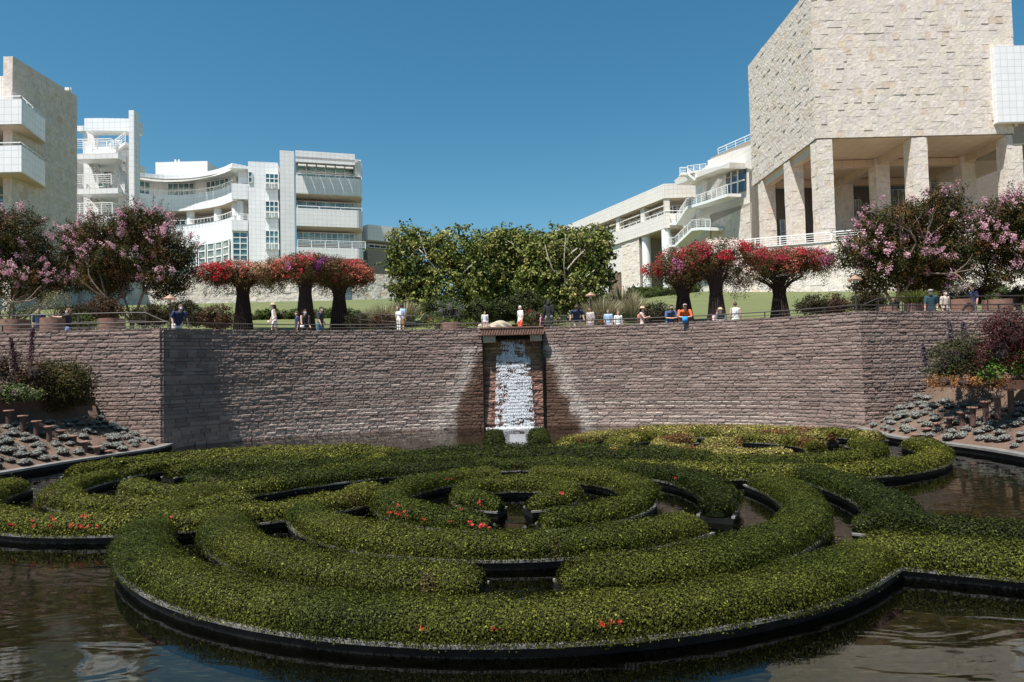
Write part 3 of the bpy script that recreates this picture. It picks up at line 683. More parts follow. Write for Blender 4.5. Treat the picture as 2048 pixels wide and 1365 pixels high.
def crown_points(rng, lobes, n, shell=0.55):
    """points spread through ellipsoid lobes (x,y,z,rx,ry,rz), denser near the skin; returns P, outward normal"""
    L = np.array(lobes); vol = L[:, 3]*L[:, 4]*L[:, 5]; k = rng.choice(len(L), n, p=vol/vol.sum())
    d = rng.normal(size=(n, 3)); d /= np.linalg.norm(d, axis=1)[:, None]
    r_ = shell+(1-shell)*rng.random(n)**0.5
    P = L[k, :3]+d*L[k, 3:6]*r_[:, None]; N = d/L[k, 3:6]; N /= np.linalg.norm(N, axis=1)[:, None]
    return P, N
def clump_leaves(rng, C, N, per, rad, size, colf, aspect=0.5, jit=0.8, up=0.4):
    n = len(C)*per; P = np.repeat(C, per, 0)+rng.normal(size=(n, 3))*rad*np.array((1, 1, 0.75)); NN = np.repeat(N, per, 0)+np.array((0, 0, up))
    V, F = cards(P, NN, size*(0.65+0.7*rng.random(n)), aspect, jit, rng)
    cl = np.repeat(rng.random(len(C)), per); return V, F, colf(P, cl, rng)
def join_cards(parts):
    V = []; F = []; C = []; b = 0
    for v, f, c in parts: V.append(v); F.append(f+b); C.append(c); b += len(v)
    return np.vstack(V), np.vstack(F), np.vstack(C)
def myrtle_leaf(P, cl, rng):
    a = cl[:, None]; c = np.array((0.020, 0.024, 0.007))*(1-a)+np.array((0.062, 0.052, 0.014))*a
    r_ = (cl > 0.82)[:, None]; c = np.where(r_, np.array((0.12, 0.060, 0.022)), c)
    return c*(0.6+0.8*rng.random(len(P)))[:, None]
def myrtle_petal(P, cl, rng):
    a = cl[:, None]; c = np.array((0.40, 0.19, 0.245))*(1-a)+np.array((0.60, 0.37, 0.41))*a
    return c*(0.7+0.45*rng.random(len(P)))[:, None]
def crape_myrtle(base, h, rx, label, seed, trunks=1, lean=0.0, lobes=None, fl_dens=1.0, forks=4, dens=1.0):
    rng = np.random.default_rng(seed); b = Vector(base); t = empty('crape_myrtle_tree', b, label, 'tree', 'crape myrtle trees in pink flower on the terrace')
    out = []; tips = []
    th = h*0.20
    tr = [b+Vector((0, 0, -0.3)), b+Vector((lean*0.3, 0, th*0.5)), b+Vector((lean, 0, th))]
    out.append((tr, [0.17, 0.14, 0.13]))
    dirs = [Vector((math.cos(a)*0.75, math.sin(a)*0.6, 1.0)) for a in np.arange(forks)*2*math.pi/forks+rng.random()]
    grow(tr[-1], dirs, h*0.27, 0.085, 2, rng, 0.42, 0.5, out, tips, 4, 0.62)
    limbs_mesh('trunk', out[:1], M['bark'], t); limbs_mesh('branches', out[1:], M['bark'], t)
    top = b.z+h; cz = b.z+h*0.60
    if lobes is None:
        lobes = []
        for i in range(11):
            a = i*2.4; q = 0.25+0.75*((i+0.5)/11)**0.5
            lobes.append((b.x+lean+math.cos(a)*rx*0.62*q, b.y+math.sin(a)*rx*0.5*q, cz+(1-q)*h*0.20+rng.normal()*h*0.06, rx*0.42, rx*0.38, h*0.21))
    ncl = int(900*dens*(rx/3.0)**2)
    C, N = crown_points(rng, lobes, ncl, 0.35)
    parts = [clump_leaves(rng, C, N, 42, 0.19, 0.115, myrtle_leaf, 0.5, 0.7)]
    # twiggy sprays sticking out of the crown
    C2, N2 = crown_points(rng, lobes, int(110*dens*(rx/3)**2), 0.97); k = 9
    for i in range(len(C2)):
        d = N2[i]*0.7+np.array((0, 0, 0.7)); s_ = rng.random(k*5)[:, None]*0.65
        P = C2[i]+d*s_+rng.normal(size=(k*5, 3))*0.05; V, F = cards(P, np.tile(N2[i], (k*5, 1)), 0.09, 0.5, 0.9, rng)
        parts.append((V, F, myrtle_leaf(P, np.full(k*5, rng.random()), rng)))
    V, F, c_ = join_cards(parts); np_mesh('crown', V, F, M['leaf'], t, col=c_)
    nf = int(290*fl_dens*(rx/3)**2); Cf, Nf = crown_points(rng, lobes, nf*2, 0.93); Cf = Cf[:]; 
    keep = (Nf[:, 2] > -0.35) & (fbm(Cf, 0.9, 2, seed) > 0.47); Cf, Nf = Cf[keep], Nf[keep]; ax = Nf*0.8+np.array((0, -0.1, 0.5))
    L_ = 42; P = np.repeat(Cf, L_, 0)+np.repeat(ax, L_, 0)*(rng.random(len(Cf)*L_)[:, None]*0.34)+rng.normal(size=(len(Cf)*L_, 3))*0.062
    V, F = cards(P, np.repeat(Nf, L_, 0)+np.array((0, -0.3, 0.3)), 0.055+0.04*rng.random(len(P)), 0.9, 0.7, rng)
    np_mesh('blossom', V, F, M['petal'], t, col=myrtle_petal(P, np.repeat(rng.random(len(Cf)), L_), rng))
    return t
def px_lobes(spec, Y, depth):          # (px, py, rx_px, ry_px) at depth Y
    out = []
    for (x, y, a, b, dy) in spec:
        p = at(x, y, Y+dy); s_ = (Y+dy)/FPX; out.append((p.x, p.y, p.z, a*s_, depth*(0.5+0.5*a/80), b*s_))
    return out
def mk(px, Y, z=None): p = at(px, 700, Y); return (p.x, p.y, lawn_z(Y) if z is None else z)
crape_myrtle(mk(22, 37), 7.0, 3.0, 'crape myrtle with dense pink blossom at the left edge of the photo', 11,
    lobes=px_lobes([(20, 470, 70, 46, 0), (62, 520, 56, 50, .5), (-30, 500, 60, 70, 0), (20, 560, 85, 42, -.3), (-20, 440, 40, 26, .5), (85, 570, 36, 32, 0), (50, 440, 30, 20, .3)], 37, 1.8), fl_dens=0.9, dens=1.0)
crape_myrtle(mk(212, 42), 6.6, 2.2, 'smaller crape myrtle leaning on its larger neighbour, behind the potted shrub', 12,
    lobes=px_lobes([(165, 500, 45, 40, 0), (195, 540, 60, 40, 0), (150, 470, 36, 24, 0), (215, 570, 46, 28, .3), (130, 555, 36, 40, 0)], 42, 1.5), forks=3, dens=1.3)
crape_myrtle(mk(264, 39), 7.2, 3.4, 'widest crape myrtle of the left terrace, brown trunk above a green grass tuft', 13, fl_dens=0.7,
    lobes=px_lobes([(215, 470, 60, 42, 0), (290, 465, 60, 45, .3), (340, 500, 50, 36, 0), (250, 520, 78, 44, -.2), (330, 555, 50, 46, 0), (285, 440, 34, 28, 0), (200, 555, 42, 34, 0), (370, 520, 22, 22, 0)], 39, 1.8), dens=1.15)
crape_myrtle(mk(1797, 33), 6.6, 3.4, 'large crape myrtle with a forked pale brown trunk right of the lamp', 14, fl_dens=0.55,
    lobes=px_lobes([(1790, 450, 68, 44, 0), (1870, 440, 60, 50, .3), (1740, 500, 60, 36, 0), (1800, 520, 82, 44, -.2), (1890, 520, 52, 50, 0), (1745, 560, 44, 30, 0), (1880, 400, 26, 26, 0), (1850, 570, 46, 28, 0), (1705, 520, 26, 22, 0)], 33, 1.7))
crape_myrtle(mk(1843, 39), 6.0, 2.6, 'slender dark trunked crape myrtle just behind the large forked one', 15, forks=3,
    lobes=px_lobes([(1850, 500, 50, 40, 0), (1895, 540, 42, 36, 0), (1840, 550, 50, 30, 0)], 39, 1.3), dens=0.8, fl_dens=0.6)
crape_myrtle(mk(2042, 34), 6.4, 3.2, 'crape myrtle with purple pink blossom at the right edge of the photo', 16, fl_dens=0.8,
    lobes=px_lobes([(2010, 440, 60, 42, 0), (1975, 480, 46, 36, 0), (2060, 430, 60, 50, 0), (2030, 500, 70, 40, -.2), (2000, 550, 42, 26, 0), (2090, 500, 60, 60, 0), (1945, 500, 22, 20, 0)], 34, 1.7))
# London plane trees, middle
def plane_leaf(P, cl, rng):
    a = cl[:, None]; c = np.array((0.052, 0.082, 0.016))*(1-a)+np.array((0.225, 0.230, 0.062))*a
    y = (cl > 0.93)[:, None]; c = np.where(y, np.array((0.30, 0.27, 0.09)), c); return c*(0.5+0.9*rng.random(len(P)))[:, None]
def plane_tree(px, Y, label, seed, lobes, limbpx):
    rng = np.random.default_rng(seed); b = Vector(mk(px, Y, lawn_z(Y))); t = empty('plane_tree', b, label, 'tree', 'plane trees with pale limbs behind the waterfall')
    out = []; tips = []
    f = at(px, 600, Y); tr = [b, Vector((b.x+0.1, b.y, (b.z+f.z)/2)), f]; limbs_mesh('trunk', [(tr, [0.24, 0.19, 0.16])], M['barkpale'], t)
    for ln in limbpx:
        pts = [at(x, y, Y-dy*0.85) for x, y, dy in ln]; pts = [Vector(q) for q in spline([tuple(p) for p in pts], 0.5)]; n_ = len(pts)
        out.append((pts, [0.065*(1-0.78*i/n_) for i in range(n_)]))
    grow(f, [(1, .2, 1), (-1, 0.3, 1), (0, .8, 1.2), (.3, -.2, 1.5)], 1.7, 0.11, 2, rng, 0.5, 0.3, out, tips, 4, 0.6)
    limbs_mesh('branches', out, M['barkpale'], t)
    C, N = crown_points(rng, lobes, 1000, 0.45); parts = [clump_leaves(rng, C, N, 24, 0.19, 0.17, plane_leaf, 0.8, 0.8, 0.3)]
    C, N = crown_points(rng, lobes, 420, 0.98); parts.append(clump_leaves(rng, C+N*(0.05+0.4*rng.random(len(C))[:, None]**2), N, 9, 0.10, 0.19, plane_leaf, 0.8, 0.8, 0.5))
    V, F, c_ = join_cards(parts); np_mesh('crown', V, F, M['leaf'], t, col=c_); return t
plane_tree(905, 45, 'broad plane tree left of the middle, thick pale trunk hidden in leaves', 31,
    px_lobes([(850, 520, 66, 54, 0), (920, 500, 66, 46, 0), (905, 580, 78, 46, -.3), (822, 570, 48, 34, 0), (955, 555, 50, 62, 0), (812, 486, 38, 34, 0), (835, 605, 40, 24, 0), (795, 530, 24, 30, 0)], 45, 1.6),
    [[(905, 600, .2), (890, 560, .8), (858, 522, 1.4), (842, 480, 1.6), (838, 465, 1.6)], [(905, 600, .3), (912, 565, 1), (938, 535, 1.6), (950, 525, 1.7)], [(858, 522, 1.4), (835, 497, 1.5), (822, 512, 1.6)]])
plane_tree(1128, 44, 'plane tree with a long white trunk on the right of the group', 32,
    px_lobes([(1110, 506, 58, 50, 0), (1170, 502, 54, 48, 0), (1150, 575, 64, 44, -.2), (1185, 545, 38, 46, 0), (1085, 565, 48, 50, 0), (1205, 485, 20, 30, 0), (1120, 600, 50, 26, 0)], 44, 1.5),
    [[(1128, 610, .2), (1130, 570, .8), (1128, 530, 1.5), (1130, 490, 1.7), (1132, 470, 1.7)], [(1130, 552, 1), (1105, 540, 1.5), (1096, 515, 1.6), (1090, 490, 1.6)], [(1134, 540, 1.3), (1150, 520, 1.6), (1170, 500, 1.7)], [(1130, 560, 1), (1165, 560, 1.5), (1190, 540, 1.6)], [(1138, 510, 1.4), (1155, 497, 1.7)]])
plane_tree(1015, 47, 'plane tree filling the middle of the group', 33,
    px_lobes([(1000, 508, 60, 50, 0), (1050, 508, 54, 48, 0), (1020, 580, 70, 56, 0)], 47, 1.6), [[(1015, 600, .2), (1030, 550, .8), (1045, 505, 1.6), (1015, 482, 1.6)], [(1030, 560, .8), (990, 530, 1.6), (975, 505, 1.6)]])
rngt = np.random.default_rng(5)
# bougainvillea on steel-bar arbours
def boug(px, Y, hz, flare, label, seed, can, regions):
    """hz: trunk top pixel; can: lobes; regions: (px, py, radius_px, colour)"""
    rng = np.random.default_rng(seed); b = Vector(mk(px, Y, lawn_z(Y)-0.1)); t = empty('bougainvillea_arbour', b, label, 'tree', 'bougainvillea trees trained on rusty steel bar trunks')
    top = at(px, hz, Y); H = top.z-b.z; mb = MB(); s_ = Y/FPX; can = [(a_, b_+2, c_*1.2, d_*1.08, e_) for a_, b_, c_, d_, e_ in can]
    nb = 26
    for k in range(nb):
        a = 2*math.pi*k/nb; pts = []
        for u in np.linspace(0, 1, 9):
            r_ = (0.60-0.28*u/0.66 if u < 0.66 else 0.32+0.55*((u-0.66)/0.34)**2*flare)
            pts.append((b.x+r_*math.cos(a), b.y+r_*math.sin(a), b.z+u*H))
        mb.tube(pts, 0.035, 5)
    mb.build('steel_bars', M['rebar'], t)
    core = MB(); core.lathe([(0.50, 0), (0.38, H*0.3), (0.26, H*0.62), (0.27, H*0.75), (0.36, H*0.88), (0.5, H)], (b.x, b.y, b.z), 18); core.build('vine_stems', M['rebar'], t, smooth=True)
    lobes = px_lobes(can, Y, 1.5); C, N = crown_points(rng, lobes, 900, 0.35)
    def lc(P, cl, r_): return (np.array((0.050, 0.060, 0.016))*(1-cl[:, None])+np.array((0.19, 0.085, 0.045))*cl[:, None])*(0.5+0.9*r_.random(len(P)))[:, None]
    parts = [clump_leaves(rng, C, N, 26, 0.13, 0.085, lc, 0.6, 0.9, 0.4)]
    C2, N2 = crown_points(rng, lobes, 200, 0.95); dn = C2[N2[:, 2] < 0.1]
    if len(dn):
        m_ = 26; P = np.repeat(dn, m_, 0); P[:, 2] -= rng.random(len(P))*0.75; P[:, :2] += rng.normal(size=(len(P), 2))*0.10
        V, F = cards(P, np.tile((0, -.5, .3), (len(P), 1)), 0.085, 0.6, 1.0, rng); parts.append((V, F, lc(P, rng.random(len(P))*0.4, rng)))
    V, F, c_ = join_cards(parts); np_mesh('foliage', V, F, M['leaf'], t, col=c_)
    C, N = crown_points(rng, lobes, 1500, 0.9); q = np.stack([C[:, 0], C[:, 1]*0.3, C[:, 2]], 1)
    # pixel-free colour regions: centre and radius in metres in the crown
    best = np.full(len(C), 9.0); ci = np.zeros(len(C), int)
    for k, (x, y, r_, c0) in enumerate(regions):
        p = at(x, y, Y); dd = np.hypot(C[:, 0]-p.x, C[:, 2]-p.z)/(r_*s_); m2 = dd < best; best[m2] = dd[m2]; ci[m2] = k
    prob = np.clip(1.1-best*0.72, 0.06, 1)*(0.22+0.9*(fbm(C, 1.8, 2, seed) > 0.50))
    keep = (rng.random(len(C)) < prob) & (N[:, 2] > -0.75); C, N, ci, best = C[keep], N[keep], ci[keep], best[keep]
    PAL = {'red': (0.50, 0.020, 0.040), 'crim': (0.44, 0.05, 0.07), 'purple': (0.20, 0.03, 0.17), 'pink': (0.55, 0.16, 0.32), 'white': (0.72, 0.60, 0.52), 'coral': (0.52, 0.15, 0.10), 'peach': (0.50, 0.30, 0.19)}
    cc = np.array([PAL[r_[3]] for r_ in regions])[ci]; m_ = 15
    P = np.repeat(C, m_, 0)+rng.normal(size=(len(C)*m_, 3))*0.085; V, F = cards(P, np.repeat(N, m_, 0)+np.array((0, -.3, .4)), 0.07+0.03*rng.random(len(P)), 0.9, 0.8, rng)
    np_mesh('bracts', V, F, M['petal'], t, col=np.repeat(cc, m_, 0)*(0.6+0.6*rng.random(len(P)))[:, None])
    return t
boug(487, 42, 545, 1.9, 'bougainvillea arbour with deep red bracts, leftmost of all', 51, [(430, 548, 44, 20, 0), (475, 540, 48, 20, 0), (525, 548, 40, 20, 0), (487, 556, 60, 14, 0)],
     [(450, 540, 30, 'red'), (415, 545, 18, 'crim'), (500, 540, 22, 'coral'), (525, 543, 22, 'peach')])
boug(612, 40.5, 540, 1.2, 'tallest arbour of the left trio, crimson and purple bracts, thick trunk', 52, [(570, 535, 40, 20, 0), (615, 528, 50, 22, 0), (655, 533, 40, 22, 0), (600, 548, 55, 18, 0), (545, 540, 26, 18, 0)],
     [(605, 525, 26, 'red'), (648, 531, 15, 'purple'), (625, 522, 14, 'crim'), (570, 535, 26, 'coral'), (548, 532, 20, 'peach'), (600, 548, 16, 'red'), (590, 536, 10, 'pink')])
boug(680, 42, 555, 1.6, 'arbour with fading coral bracts beside the plane trees', 53, [(665, 545, 34, 22, 0), (700, 542, 36, 22, 0), (725, 552, 22, 16, 0), (685, 556, 50, 16, 0)],
     [(700, 535, 30, 'crim'), (720, 545, 22, 'coral'), (665, 545, 20, 'peach'), (690, 530, 14, 'crim')])
boug(1370, 41, 560, 1.3, 'arbour with pink bracts on its left side and red on its right', 54, [(1350, 530, 34, 34, 0), (1312, 540, 24, 15, 2.0), (1385, 525, 36, 30, 0), (1368, 550, 36, 22, 0), (1400, 515, 26, 22, 0)],
     [(1312, 532, 20, 'red'), (1345, 535, 18, 'pink'), (1365, 510, 22, 'crim'), (1385, 530, 26, 'coral'), (1400, 510, 18, 'red'), (1350, 500, 14, 'white')])
boug(1436, 39.5, 540, 1.1, 'tallest arbour of the right trio, topped with white and red bracts', 55, [(1400, 510, 30, 26, 0), (1445, 505, 48, 26, 0), (1490, 515, 40, 28, 0), (1440, 525, 55, 22, 0), (1480, 550, 34, 24, 0)],
     [(1440, 492, 36, 'white'), (1480, 490, 26, 'red'), (1440, 515, 24, 'red'), (1470, 540, 26, 'white'), (1510, 515, 24, 'crim'), (1400, 505, 18, 'crim')])
boug(1563, 41, 555, 1.9, 'rightmost bougainvillea arbour, orange and rose bracts', 56, [(1530, 525, 34, 28, 0), (1575, 520, 46, 24, 0), (1620, 518, 40, 22, 0), (1645, 530, 20, 16, 0), (1563, 540, 40, 18, 0)],
     [(1545, 515, 24, 'crim'), (1580, 530, 22, 'coral'), (1640, 512, 24, 'pink'), (1615, 520, 22, 'crim'), (1590, 505, 16, 'red')])
# ---------------------------------------------------------------- buildings
class Face:
    """vertical plane through the rays of two photo columns at given depths; local u along, n towards the viewer"""
    def __init__(s, x1, d1, x2, d2, yref=400):
        a = at(x1, yref, d1); b = at(x2, yref, d2); s.o = Vector((a.x, a.y, 0)); s.t = Vector((b.x-a.x, b.y-a.y, 0)); s.len = s.t.length; s.t.normalize()
        s.n = Vector((s.t.y, -s.t.x, 0))
        if s.n.dot(-s.o) < 0: s.n = -s.n
    def uz(s, px, py):
        d = ray(px, py); c = Vector((0, 0, CAMZ)); den = d.x*s.n.x+d.y*s.n.y; k = (s.o-c).dot(Vector((s.n.x, s.n.y, 0)))/den
        p = c+d*k; return ((p-s.o).dot(s.t), p.z)
    def shift(s, n): F = Face.__new__(Face); F.o = s.o+s.n*n; F.t = s.t; F.n = s.n; F.len = s.len; return F
    def P(s, u, z, n=0.0): q = s.o+s.t*u+s.n*n; return (q.x, q.y, z)
    def box(s, mb, u0, u1, z0, z1, n0, n1):
        mb.hexa([s.P(u0, z0, n1), s.P(u1, z0, n1), s.P(u1, z0, n0), s.P(u0, z0, n0), s.P(u0, z1, n1), s.P(u1, z1, n1), s.P(u1, z1, n0), s.P(u0, z1, n0)]); return mb
    def pbox(s, mb, x0, y0, x1, y1, n0, n1):   # rectangle given by two photo corners
        G = s.shift(n1); a = G.uz(x0, y0); b = G.uz(x1, y1); return s.box(mb, min(a[0], b[0]), max(a[0], b[0]), min(a[1], b[1]), max(a[1], b[1]), n0, n1)
def fixn(mb_obj):
    return mb_obj
def window(F, par, u0, u1, z0, z1, n, nu, nz, glass='glass', bar=0.10, d=0.12, fm=None):
    bar *= 0.72
    w = F.box(MB(), u0, u1, z0, z1, n-0.25, n-0.05).build('window', M[glass], par)
    f = MB(); F.box(f, u0, u0+bar, z0, z1, n-0.05, n+d-0.05); F.box(f, u1-bar, u1, z0, z1, n-0.05, n+d-0.05)
    F.box(f, u0+bar, u1-bar, z0, z0+bar, n-0.05, n+d-0.06); F.box(f, u0+bar, u1-bar, z1-bar, z1, n-0.05, n+d-0.06)
    for i in range(1, nu): u = u0+(u1-u0)*i/nu; F.box(f, u-bar/2, u+bar/2, z0+bar, z1-bar, n-0.05, n+d-0.055)
    for i in range(1, nz): z = z0+(z1-z0)*i/nz; F.box(f, u0+bar, u1-bar, z-bar/2, z+bar/2, n-0.05, n+d-0.065)
    f.build('frame', M['whitepaint'], w); return w
def rails(F, par, u0, u1, z, n, h=1.0, k=4, every=2.2, name='railing'):
    m = MB(); m.bar(F.P(u0, z+h, n), F.P(u1, z+h, n), 0.11)
    for i in range(1, k): m.bar(F.P(u0, z+h*i/k, n), F.P(u1, z+h*i/k, n), 0.055)
    c = max(1, int(abs(u1-u0)/every))
    for i in range(c+1): u = u0+(u1-u0)*i/c; m.bar(F.P(u, z, n), F.P(u, z+h, n), 0.10)
    return m.build(name, M['whitepaint'], par)
def pt_rails(pts, par, h=1.0, k=4, every=1.6, name='railing'):
    m = MB(); P = [Vector(p) for p in pts]
    for j in range(len(P)-1):
        a, b = P[j], P[j+1]; m.bar(a+Vector((0, 0, h)), b+Vector((0, 0, h)), 0.10)
        for i in range(1, k): m.bar(a+Vector((0, 0, h*i/k)), b+Vector((0, 0, h*i/k)), 0.05)
        c = max(1, int((b-a).length/every))
        for i in range(c+1): q = a+(b-a)*i/c; m.bar(q, q+Vector((0, 0, h)), 0.08)
    return m.build(name, M['whitepaint'], par)
TRAV = np.array((0.67, 0.605, 0.555))
def blocks(F, u0, u1, z0, z1, n, bw=0.76, prot=0.14, seed=1, tone=1.0, sub=3, rough=0.03, ztop=None):
    """one mesh of cleft stone blocks on a facade; returns V,F,col"""
    rng = np.random.default_rng(seed); nz = max(1, round((z1-z0)/bw)); bh = (z1-z0)/nz; V = []; Fc = []; C = []
    for r_ in range(nz):
        off = (r_ % 2)*0.5*bw+rng.random()*0.15; u = u0-off
        while u < u1-0.02:
            w = bw*(0.8+0.5*rng.random()); a, b = max(u, u0), min(u+w, u1); u += w
            if b-a < 0.05: continue
            p = rng.random()*0.03+(prot*0.35*rng.random() if rng.random() < 0.25 else 0); g = 0.004; base = len(V); k = sub
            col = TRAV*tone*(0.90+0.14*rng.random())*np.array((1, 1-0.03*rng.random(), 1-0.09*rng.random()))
            if rng.random() < 0.06: col = col*np.array((0.95, 0.88, 0.80))
            for j in range(k+1):
                for i in range(k+1):
                    e = (i in (0, k)) or (j in (0, k)); uu = a+g+(b-a-2*g)*i/k; zz = z0+r_*bh+g+(bh-2*g)*j/k
                    V.append(F.P(uu, zz, n+p+(rng.random()-0.5)*rough*(0.25 if e else 0.8)))
            for j in range(k):
                for i in range(k):
                    q = base+j*(k+1)+i; Fc.append((q, q+1, q+k+2, q+k+1)); C.append(col*(0.93+0.14*rng.random()))
            # sides back to the wall
            cor = [(a+g, z0+r_*bh+g), (b-g, z0+r_*bh+g), (b-g, z0+(r_+1)*bh-g), (a+g, z0+(r_+1)*bh-g)]; s0 = len(V)
            for (uu, zz) in cor: V.append(F.P(uu, zz, n-0.012))
            cf = [base, base+k, base+(k+1)*(k+1)-1, base+k*(k+1)]
            for e in range(4): Fc.append((s0+e, s0+(e+1)%4, cf[(e+1)%4], cf[e])); C.append(col*0.95)
    return np.array(V), np.array(Fc), np.array(C)
def stone_face(F, u0, u1, z0, z1, n, par, name='stone_facing', **kw):
    V, Fc, C = blocks(F, u0, u1, z0, z1, n, **kw); return np_mesh(name, V, Fc, M['travertine'], par, col=C)
M['stonecore'] = simple('travertine_core', (0.30, 0.255, 0.21), 0.9, vary=0.1)
# ======================= museum pavilion on columns, upper right
mus = empty('stone_pavilion', at(1644, 480, 74), 'huge rough travertine block on tall stone columns, upper right', 'museum building')
FA = Face(1638, 74, 2043, 74)                      # broad face to the viewer
cA = FA.P(0, 0); xl = cA[0]; xr = FA.P(FA.len, 0)[0]; yn, yf = 74.0, 94.0
zs = FA.uz(1640, 277)[1]; zt = 44.0; zf = FA.uz(1640, 480)[1]
FL = Face(1629, 74, 1497, 94); FL.o = Vector((xl, yn, 0)); FL.t = Vector((0, 1, 0)); FL.n = Vector((-1, 0, 0)); FL.len = yf-yn
MB().prism([(xl+0.1, yn+0.1), (xr, yn+0.1), (xr, yf), (xl+0.1, yf)], zs+0.02, zt-0.1).build('core', M['stonecore'], mus)
stone_face(FA, 0, FA.len, zs, zt, 0, mus, seed=3, prot=0.14, rough=0.03)
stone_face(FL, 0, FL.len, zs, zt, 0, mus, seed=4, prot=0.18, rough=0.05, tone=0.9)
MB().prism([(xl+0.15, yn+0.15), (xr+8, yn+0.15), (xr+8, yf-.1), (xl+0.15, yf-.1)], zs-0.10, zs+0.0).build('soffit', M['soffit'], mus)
sp = 10.4; cs = 1.66
def column(x, y, z0, z1, seed, par, s_=cs, tone=1.0):
    V = []; Fc = []; C = []; b = 0
    cf = MB().box((x, y, (z0+z1)/2), (s_-0.1, s_-0.1, z1-z0)).build('column', M['stonecore'], par)
    for (o, t, n_) in (((x-s_/2, y-s_/2), (1, 0), (0, -1)), ((x-s_/2, y-s_/2), (0, 1), (-1, 0)), ((x+s_/2, y-s_/2), (0, 1), (1, 0))):
        F = Face.__new__(Face); F.o = Vector((o[0], o[1], 0)); F.t = Vector((*t, 0)); F.n = Vector((*n_, 0))
        v, f, c_ = blocks(F, 0, s_, z0, z1, 0, bw=0.76, prot=0.06, seed=seed, tone=tone); V.append(v); Fc.append(f+b); C.append(c_); b += len(v); seed += 1
    ff = np_mesh('facing', np.vstack(V), np.vstack(Fc), M['travertine'], None, col=np.vstack(C)); ff.parent = cf; ff.location = (0, 0, 0)
    me = ff.data; o0 = np.array(wloc(par)); co = np.empty(len(me.vertices)*3, np.float32); me.vertices.foreach_get('co', co); me.vertices.foreach_set('co', (co.reshape(-1, 3)-o0).ravel().astype(np.float32)); me.update()
k = 0
ys = [yn+cs/2+0.05, 82.4, 91.2]
for i in range(3):
    for j, y in enumerate(ys):
        x = xl+cs/2+0.05+sp*i
        if x < 58: column(x, y, zf-0.3, zs-0.12, 900+k*5, mus); k += 1
bm = MB()
for i in range(3):
    x = xl+cs/2+sp*i
    bm.box((x, (yn+yf)/2+0.9, zs-0.55), (0.9, yf-yn-2.4, 0.9))
for y in ys[1:]: bm.box(((xl+xr)/2+1, y, zs-0.6), (xr-xl-1.2, 0.85, 0.85))
bm.build('soffit_beam', M['soffit'], mus)
# white panelled bay at the far right, with a brown core behind and below it
FB = Face(2004, 73.3, 2048, 73.3)
wb_ = MB(); a = FB.uz(2003, 92); b = FB.uz(2003, 245); FB.box(wb_, 0, 9, b[1], a[1], -4, 0); wb_.build('white_bay', M['white'], mus)
MB().prism([(xr-0.6, yn-0.02), (xr+9, yn-0.02), (xr+9, yn+6), (xr-0.6, yn+6)], zs-1.2, FA.uz(2000, 180)[1]).build('bay_core', M['stonecore'], mus)
# rear hall inside the colonnade and its back wall, interior shade put into its colour
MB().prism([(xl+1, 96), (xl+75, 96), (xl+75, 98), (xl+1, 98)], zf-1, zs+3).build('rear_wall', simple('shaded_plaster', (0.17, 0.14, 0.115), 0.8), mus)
gl = Face(1530, 95.5, 1900, 95.5)
for (x0, y0, x1, y1) in ((1560, 440, 1600, 485), (1700, 400, 1725, 470), (1775, 380, 1820, 470)):
    a = gl.uz(x0, y0); b = gl.uz(x1, y1); window(gl, mus, a[0], b[0], b[1], a[1], 0, 4, 2, 'glasspale')
# sloping stone-faced podium in front of it
pod = empty('stone_podium', at(1700, 580, 68), 'long sunlit travertine terrace wall under the columned block, above the lawn', 'terrace wall')
FP = Face(1440, 77, 2070, 66)
z0 = 5.5; 
uA = FP.uz(1480, 495)[0]
N_ = 13; 
for i in range(N_):
    xa, xb = 1440+i*48, 1440+(i+1)*48; ua, ub = FP.uz(xa, 500)[0], FP.uz(xb, 500)[0]
ua = 0.0; ub = FP.len; zpod = FP.uz(1660, 484)[1]
FP.box(MB(), ua, ub, z0, zpod-0.05, -1.2, -0.05).build('wall_core', M['stonecore'], pod)
FP.box(MB(), ua, ub, zpod-0.02, zpod+0.10, -1.3, 0.12).build('coping', M['pale'], pod)
stone_face(FP, ua, ub, z0, zpod-0.03, 0, pod, seed=9, prot=0.16, tone=1.08)
rails(FP, pod, ua+1, ub, zpod+0.1, -0.4, 1.0, 4, 2.4)
MB().prism([FP.P(0, 0)[:2], FP.P(FP.len, 0)[:2], (75, 96), (xl-5, 96)], zf-1.2, zf-0.32).build('terrace_floor', M['paving'], pod)
# ======================= left travertine building with two white balconies
lb = empty('stone_building', at(90, 560, 76), 'tall travertine-clad building with two white balconies at the left edge', 'building')
XW = at(25, 300, 72).x
FW = Face.__new__(Face); FW.o = Vector((XW, 72, 0)); FW.t = Vector((0, 1, 0)); FW.n = Vector((1, 0, 0)); FW.len = 11
zt = at(25, 113, 72).z; zb = 9.5
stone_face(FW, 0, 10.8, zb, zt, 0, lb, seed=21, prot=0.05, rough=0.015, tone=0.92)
MB().prism([(XW-1.0, 72.05), (XW-0.05, 72.05), (XW-0.05, 82.75), (XW-1.0, 82.75)], zb, zt-0.02).build('side_wall', M['stonecore'], lb)
FE = Face.__new__(Face); FE.o = Vector((XW-1.0, 72, 0)); FE.t = Vector((1, 0, 0)); FE.n = Vector((0, -1, 0)); FE.len = 1
stone_face(FE, 0, 1.0, zb, zt, 0, lb, seed=22, prot=0.04, rough=0.02, name='end_pier')
zr = at(0, 168, 78).z
MB().prism([(XW-14, 76), (XW-1.0, 76), (XW-1.0, 82.7), (XW-14, 82.7)], zb, zr).build('rear_volume', M['cream'], lb)
